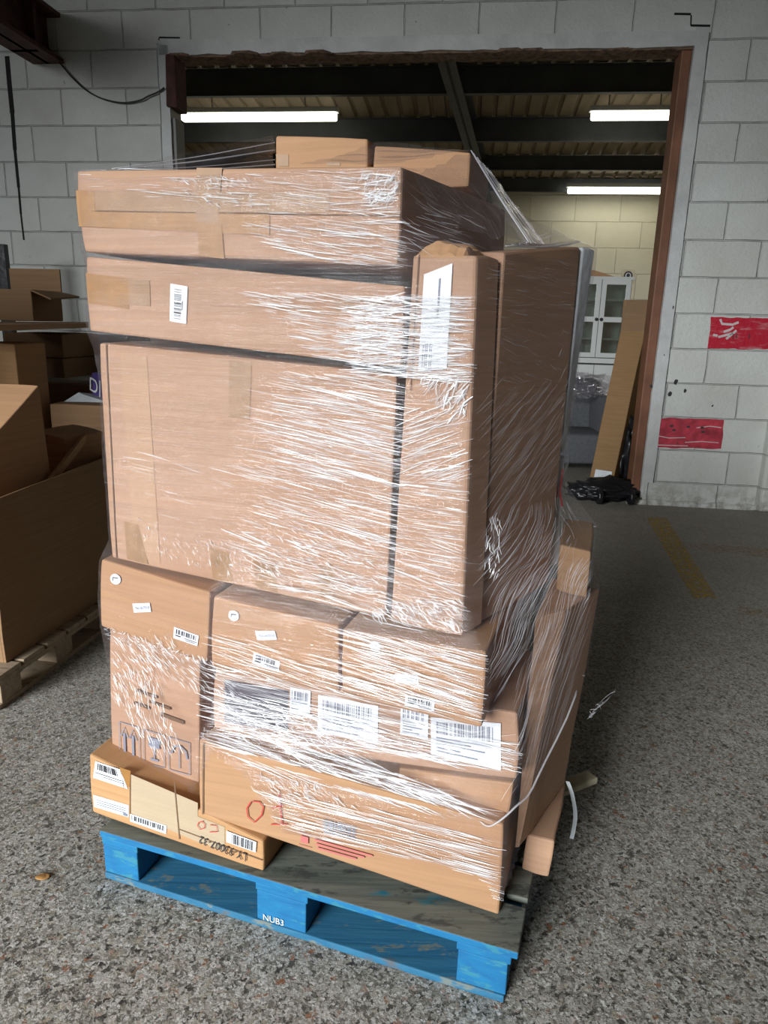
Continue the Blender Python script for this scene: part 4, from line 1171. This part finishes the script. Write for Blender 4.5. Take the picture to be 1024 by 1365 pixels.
# loose sheets of film on top
def sheet(pts4, n=16, sag=.02, seed=0, mt=FILM_T, name='loose_film'):
    b = BM(); uvl = b.loops.layers.uv.verify(); g = []
    for j in range(n + 1):
        row = []
        for i in range(n + 1):
            a, c = i / n, j / n
            p = (pts4[0] * (1 - a) + pts4[1] * a) * (1 - c) + (pts4[3] * (1 - a) + pts4[2] * a) * c
            p = p + Vector((0, 0, -sag * math.sin(math.pi * a) * math.sin(math.pi * c))) + noise.noise_vector(Vector((a * 2.5 + seed, c * 9, seed))) * .010
            row.append(b.verts.new(p))
        g.append(row)
    for j in range(n):
        for i in range(n):
            f = b.faces.new((g[j][i], g[j][i + 1], g[j + 1][i + 1], g[j + 1][i])); f.smooth = True
            for l, (ii, jj) in zip(f.loops, ((i, j), (i + 1, j), (i + 1, j + 1), (i, j + 1))): l[uvl].uv = (ii / n * .4, jj / n * .25)
    return build(name, b, mt, film)
A0 = uA.P
tp = top.P
SH = []
def sh(q, **k): SH.append(q); sheet(q, **k)
sh([W(.14, .06, 1.925), A0[0], A0[3] + Vector((0, 0, .015)), W(.22, .10, 1.92)], seed=1)
B0 = uB.P
pk = pan.P
sh([B0[1] + Vector((0, 0, .004)), B0[5] + Vector((0, 0, .004)), W(1.07, .62, 1.80), W(1.06, .30, 1.785)], seed=2, sag=.0)
sh([B0[1] + UD * .006, W(1.06, .30, 1.782), W(.90, .12, 1.80), W(.855, .06, 1.89)], seed=3, sag=.0)
sh([B0[0] + Vector((0, 0, .002)), B0[1] + Vector((0, 0, .006)), tp[1] + Vector((0, 0, .006)), tp[1] - UD * .22 + Vector((0, 0, .006))], seed=4, sag=.0)
# the film drawn from the panel carton's far top edge
sh([W(1.07, .62, 1.80), W(1.06, .30, 1.785), pk[1] + Vector((0, 0, .01)), pk[5] + Vector((0, 0, .01))], seed=5, sag=.0)

# folds: narrow raised ridges on the wrap, coloured white to carry its highlights
def ridge(b, pts, nrm, w, h, mi=0):
    rows = []
    for i, (p, nn) in enumerate(zip(pts, nrm)):
        d = (pts[min(i + 1, len(pts) - 1)] - pts[max(i - 1, 0)]).normalized(); s = nn.cross(d)
        k = math.sin(math.pi * (i + .35) / (len(pts) - .3)) ** .6
        rows.append((b.verts.new(p + s * w * k), b.verts.new(p + nn * h * k), b.verts.new(p - s * w * k)))
    for A, B in zip(rows, rows[1:]):
        b.faces.new((A[0], B[0], B[1], A[1])).material_index = mi; b.faces.new((A[1], B[1], B[2], A[2])).material_index = mi
def film_fold_glint(b, x, y, ang, L, w, h, bend=0.0, mi=0):
    loc, nn, _, _ = BVH.ray_cast(CPOS, ray(x, y).normalized())
    if loc is None: return
    if nn.dot(CPOS - loc) < 0: nn = -nn
    hz = Vector((0, 0, 1)).cross(nn)
    if hz.length < .1: return
    hz.normalize(); upv = nn.cross(hz)
    d = hz * math.cos(ang) + upv * math.sin(ang); sd = nn.cross(d)
    k = max(3, int(L / .03) + 2); P = []; Q = []
    for i in range(k):
        f = i / (k - 1) - .5
        p = loc + d * (f * L) + sd * bend * L * (f * f * 4 - 1)
        q, qn, _, dist = BVH.find_nearest(p)
        if q is None or dist > .05: return
        if qn.dot(nn) < 0: qn = -qn
        if qn.dot(nn) < .75: continue
        P.append(q + qn * .0012); Q.append(qn)
    if len(P) >= 3: ridge(b, P, Q, w, h, mi)
rg = random.Random(21)
def inpoly(x, y, poly):
    c = False
    for i in range(len(poly)):
        x1, y1 = poly[i]; x2, y2 = poly[i - 1]
        if (y1 > y) != (y2 > y) and x < (x2 - x1) * (y - y1) / (y2 - y1) + x1: c = not c
    return c
MULT = 2.1
def scatter(b, poly, n0, ang, L, w, jit=4, mi=0, h=.5, bend=.012):
    n_ = int(n0 * MULT)
    xs = [p[0] for p in poly]; ys = [p[1] for p in poly]; k = 0; tries = 0
    while k < n_ and tries < n_ * 20:
        tries += 1
        x, y = rg.uniform(min(xs), max(xs)), rg.uniform(min(ys), max(ys))
        if not inpoly(x, y, poly): continue
        k += 1; ww = rg.uniform(*w) * (.42 + .65 * rg.random() ** 2)
        film_fold_glint(b, x, y, R(rg.gauss(ang, jit * .6)), rg.uniform(*L), ww, ww * h * rg.uniform(.5, 1.6), rg.uniform(-bend, bend), 0 if rg.random() < .6 else 1)
b = BM()
# pale folds stand in for reflected streaks; pixel polygons follow where the glare sits
scatter(b, [(300, 300), (534, 300), (531, 356), (420, 350)], 60, -8, (.02, .10), (.0005, .0011), 3)
scatter(b, [(450, 225), (534, 225), (534, 300), (450, 300)], 55, -3, (.015, .07), (.0005, .0012), 8)
scatter(b, [(120, 225), (450, 228), (450, 300), (120, 250)], 40, -7, (.02, .12), (.0004, .0009), 4)
scatter(b, [(330, 390), (536, 395), (536, 492), (430, 480)], 110, -7, (.02, .09), (.0005, .0012), 4)
scatter(b, [(470, 395), (634, 390), (630, 510), (470, 500)], 270, 0, (.02, .10), (.0006, .0014), 9)
scatter(b, [(360, 500), (530, 500), (520, 640), (330, 640)], 150, -7, (.03, .14), (.0005, .0011), 4)
scatter(b, [(420, 520), (530, 510), (515, 720), (330, 700)], 110, -9, (.03, .14), (.0005, .0011), 4)
scatter(b, [(540, 545), (600, 540), (615, 640), (545, 640)], 50, 22, (.03, .10), (.0005, .0012), 8)
scatter(b, [(520, 640), (620, 640), (616, 720), (516, 720)], 45, -2, (.02, .09), (.0005, .0010), 4)
scatter(b, [(300, 700), (618, 720), (615, 850), (500, 830), (330, 770)], 150, -9, (.02, .12), (.0005, .0012), 8)
scatter(b, [(460, 840), (647, 872), (645, 965), (460, 930)], 150, -8, (.03, .16), (.0005, .0014), 5)
scatter(b, [(290, 850), (455, 870), (455, 930), (290, 890)], 45, -8, (.03, .14), (.0005, .0012), 7)
scatter(b, [(280, 890), (460, 925), (600, 965), (690, 990), (690, 1030), (480, 1000), (290, 985)], 300, -4, (.03, .16), (.0006, .0016), 9)
scatter(b, [(285, 985), (460, 1000), (660, 1085), (520, 1070), (330, 1020)], 150, -10, (.03, .18), (.0006, .0016), 8)
scatter(b, [(360, 1060), (470, 1070), (655, 1120), (655, 1190), (400, 1120)], 105, -5, (.04, .20), (.0006, .0013), 3)
scatter(b, [(430, 1120), (655, 1160), (640, 1205), (450, 1150)], 50, -5, (.03, .16), (.0006, .0013), 3)
scatter(b, [(140, 600), (360, 620), (330, 740), (150, 700)], 16, -8, (.03, .10), (.0004, .0007), 4)
build('fold_glint', b, [FOLD, FOLD_GLINT_S], film)['kind'] = 'stuff'
# crumpled flecks in the same highlight-white fold colours
b = BM()
scatter(b, [(150, 850), (235, 850), (215, 930), (245, 1005), (210, 1010), (150, 930)], 190, -58, (.008, .035), (.0008, .0018), 14, 0, .9, .15)
scatter(b, [(150, 850), (280, 880), (330, 930), (250, 920)], 110, -60, (.008, .028), (.0008, .0016), 16, 0, .9, .15)
scatter(b, [(180, 690), (330, 730), (400, 790), (300, 770), (200, 735)], 70, -50, (.004, .014), (.0008, .0016), 30, 0, .9, .2)
scatter(b, [(330, 690), (520, 720), (510, 800), (360, 770)], 90, -20, (.006, .025), (.0008, .0016), 25, 0, .9, .2)
scatter(b, [(540, 800), (615, 800), (612, 845), (480, 820)], 90, -30, (.008, .03), (.0008, .0017), 30, 0, .9, .2)
scatter(b, [(220, 230), (340, 230), (340, 275), (260, 275)], 40, -30, (.005, .02), (.0007, .0013), 40, 0, .9, .2)
scatter(b, [(480, 235), (532, 230), (528, 270), (490, 275)], 60, 40, (.006, .025), (.0007, .0014), 45, 0, .9, .2)
scatter(b, [(340, 1030), (420, 1045), (480, 1080), (400, 1065), (360, 1070)], 80, -40, (.006, .03), (.0008, .0016), 30, 0, .9, .2)
scatter(b, [(140, 835), (280, 880), (280, 890), (140, 850)], 50, 30, (.006, .02), (.0007, .0014), 35, 0, .9, .2)
scatter(b, [(560, 505), (620, 510), (625, 560), (600, 560)], 40, 60, (.010, .05), (.0008, .0024), 35, 0, .9, .2)
scatter(b, [(648, 690), (668, 690), (665, 770), (645, 770)], 26, 70, (.006, .03), (.0008, .002), 30, 0, .9, .2)
scatter(b, [(290, 940), (480, 960), (480, 1000), (300, 985)], 120, -20, (.008, .04), (.0008, .0018), 30, 0, .9, .2)
build('crumple_glint', b, [FOLD, FOLD_GLINT_S], film)['kind'] = 'stuff'
MULT = 1.5
# folds with fainter painted highlights on the shaded right-hand side
b = BM()
scatter(b, [(650, 345), (770, 345), (760, 420), (650, 420)], 70, -2, (.02, .09), (0.00035, 0.00090), 5)
scatter(b, [(660, 420), (760, 420), (745, 520), (650, 520)], 70, -10, (.02, .08), (0.00035, 0.00090), 10)
scatter(b, [(645, 520), (750, 520), (745, 640), (645, 620)], 110, 28, (.04, .14), (0.00035, 0.00090), 8)
scatter(b, [(650, 620), (745, 630), (740, 740), (650, 780)], 110, 33, (.05, .16), (0.00035, 0.00090), 8)
scatter(b, [(660, 780), (740, 740), (740, 800), (680, 900), (660, 880)], 90, 45, (.05, .18), (0.00042, 0.00105), 8)
scatter(b, [(690, 900), (760, 760), (785, 830), (740, 1000), (690, 1050)], 130, 62, (.05, .2), (0.00042, 0.00105), 8)
scatter(b, [(760, 750), (788, 750), (786, 800), (765, 800)], 30, 50, (.02, .07), (0.00056, 0.00135), 10)
scatter(b, [(540, 240), (660, 290), (640, 330), (545, 330)], 40, -20, (.02, .08), (0.00035, 0.00090), 12)
scatter(b, [(745, 440), (775, 440), (770, 730), (748, 730)], 50, 45, (.02, .06), (0.00042, 0.00105), 15)
build('soft_fold_glint', b, [FOLD_GLINT_S, FOLD_GLINT_S], film)['kind'] = 'stuff'
# tight strands on the loose sheets and the rolled lower edge
b = BM()
def strand(P, r, n_=6):
    b = BM(); tube(b, spline(P, 5), r, n_); build('strand', b, FOLD_GLINT_S, film)
for f0, f1, r in ((.0, .15, .0012), (.15, .3, .0016), (.3, .5, .0010), (.5, .6, .0014), (.7, .9, .0018), (.9, 1, .001)):
    p, q = SH[0][0].lerp(SH[0][3], f0), SH[0][1].lerp(SH[0][2], f1); strand([p, p.lerp(q, .5) - Vector((0, 0, .004)), q], r, 4)
for f, r in ((.0, .0016), (.12, .0010), (.3, .0010), (.6, .0010), (.85, .0012), (1, .0018)):
    p, q = SH[1][0].lerp(SH[1][1], f), SH[1][3].lerp(SH[1][2], f); strand([p, p.lerp(q, .5) + Vector((0, 0, -.004)), q], r, 5)
for f in (.1, .4, .7, .95):
    p, q = SH[4][1].lerp(SH[4][2], f), SH[4][0].lerp(SH[4][3], f); strand([p, p.lerp(q, .5) + Vector((0, 0, -.006)), q], .0016, 4)
P = []
b = BM()
for x, y in ((640, 1094), (655, 1100), (685, 1075), (715, 1035), (735, 1010), (755, 985), (768, 940), (778, 900)):
    loc, nn, _, _ = BVH.ray_cast(CPOS, ray(x, y).normalized())
    if loc is None:
        loc, nn, _, _ = BVH.find_nearest(onpl(x, y, W(1.2, .2, .6), UD))
    if nn.dot(CPOS - loc) < 0: nn = -nn
    P.append(loc + nn * .004)
P = spline(P, 6); tube(b, P, [.0006 + .0022 * math.sin(math.pi * min(1, (i + 1) / len(P))) ** .5 for i in range(len(P))], 8); build('rolled_edge', b, FOLD_GLINT_S, film)
# small tails of film sticking out
for (x0, y0, x1, y1, uu, vv) in ((690, 325, 742, 322, 1.07, .58), (784, 958, 808, 930, 1.27, .5)):
    p0 = onpl(x0, y0, W(uu, vv, 1), VD); p1 = onpl(x1, y1, W(uu, vv, 1), VD); K = 12; L_ = (p1 - p0); b = BM()
    for s_ in range(9):
        rows = []
        for k in range(K + 1):
            f = k / K; off = noise.noise_vector(Vector((f * 3, s_ * 5, x0))) * .030 * f + UD * ((s_ - 4) * .004 * f) + Vector((0, 0, (s_ - 4) * .006 * f))
            p = p0 + L_ * f * (.6 + .05 * s_) + off; wv_ = Vector((.4, .6, .5)) * (.0010 + .0022 * f * (1 - f))
            rows.append((b.verts.new(p - wv_), b.verts.new(p + wv_)))
        for A, B in zip(rows, rows[1:]): b.faces.new((A[0], A[1], B[1], B[0]))
    build('film_tail', b, FOLD_GLINT_S, film)

# strap tail and timber offcut beside the load
b = BM(); pts = [W(*uvz(onpl(x, y, W(1.25, .55, .4), VD))) for x, y in ((757, 1042), (763, 1060), (767, 1085), (765, 1105), (762, 1118))]
P = spline(pts, 5); rows = [(b.verts.new(p + UD * .006), b.verts.new(p - UD * .006), b.verts.new(p - UD * .006 + VD * .002), b.verts.new(p + UD * .006 + VD * .002)) for p in P]
for A, B in zip(rows, rows[1:]):
    for i in range(4): b.faces.new((A[i], A[(i + 1) % 4], B[(i + 1) % 4], B[i]))
recalc(b); o = build('plastic_strap', b, WHITE_C); tag(o, 'loose white plastic strap end hanging beside the pallet', 'strap')
b = BM(); q = onz(768, 1042, .14); box(b, (-.02, -.10, -.012), (.03, .07, .012)); bevel(b, .004)
for v in b.verts: v.co = q + Matrix.Rotation(R(-60), 3, 'Z') @ v.co
o = build('timber_offcut', b, M_plain('pale_timber', (.42, .38, .26), .8, .2, 20)); tag(o, 'short pale timber offcut sticking out at the rear right of the load', 'timber')
# dead leaf and pebbles on the floor
b = BM(); q = onz(57, 1170)
bmesh.ops.create_icosphere(b, subdivisions=2, radius=1, matrix=Matrix.Translation(q + Vector((0, 0, .004))) @ Matrix.Diagonal((.02, .016, .004, 1)))
for v in b.verts: v.co += noise.noise_vector(v.co * 60) * .004
o = build('dry_leaf', b, M_plain('dry_leaf_brown', (.42, .22, .07), .8)); tag(o, 'small orange-brown leaf on the concrete left of the blue pallet', 'leaf')
b = BM(); q = onz(783, 702)
bmesh.ops.create_icosphere(b, subdivisions=1, radius=1, matrix=Matrix.Translation(q + Vector((0, 0, .004))) @ Matrix.Diagonal((.09, .02, .006, 1)))
o = build('paper_scrap', b, PAPER); tag(o, 'thin pale scrap on the floor in front of the doorway', 'scrap')

# ================================================================== LIGHT
L = bpy.data.lights.new('loading_door_daylight', 'AREA'); L.shape = 'RECTANGLE'; L.size = 7.0; L.size_y = 4.2; L.energy = 335; L.color = (.95, .98, 1.0); L.spread = R(48)
lo = bpy.data.objects.new('loading_door_daylight', L); COL.objects.link(lo); lo.location = (-7.4, -7.6, 3.6)
lo.rotation_euler = (R(69.5), 0, R(-31))
w = bpy.data.worlds.new('world'); SC.world = w; w.use_nodes = True
bgn = w.node_tree.nodes['Background']; bgn.inputs[0].default_value = (.75, .85, 1, 1); bgn.inputs[1].default_value = .5
SC.view_settings.view_transform = 'Standard'; SC.view_settings.look = 'None'; SC.view_settings.exposure = 0.0; SC.view_settings.gamma = 1.0
SC.view_settings.use_curve_mapping = False
SC.cycles.use_denoising = True
SC.cycles.transparent_max_bounces = 16
SC.cycles.max_bounces = 8
SC.cycles.sample_clamp_indirect = 6.0
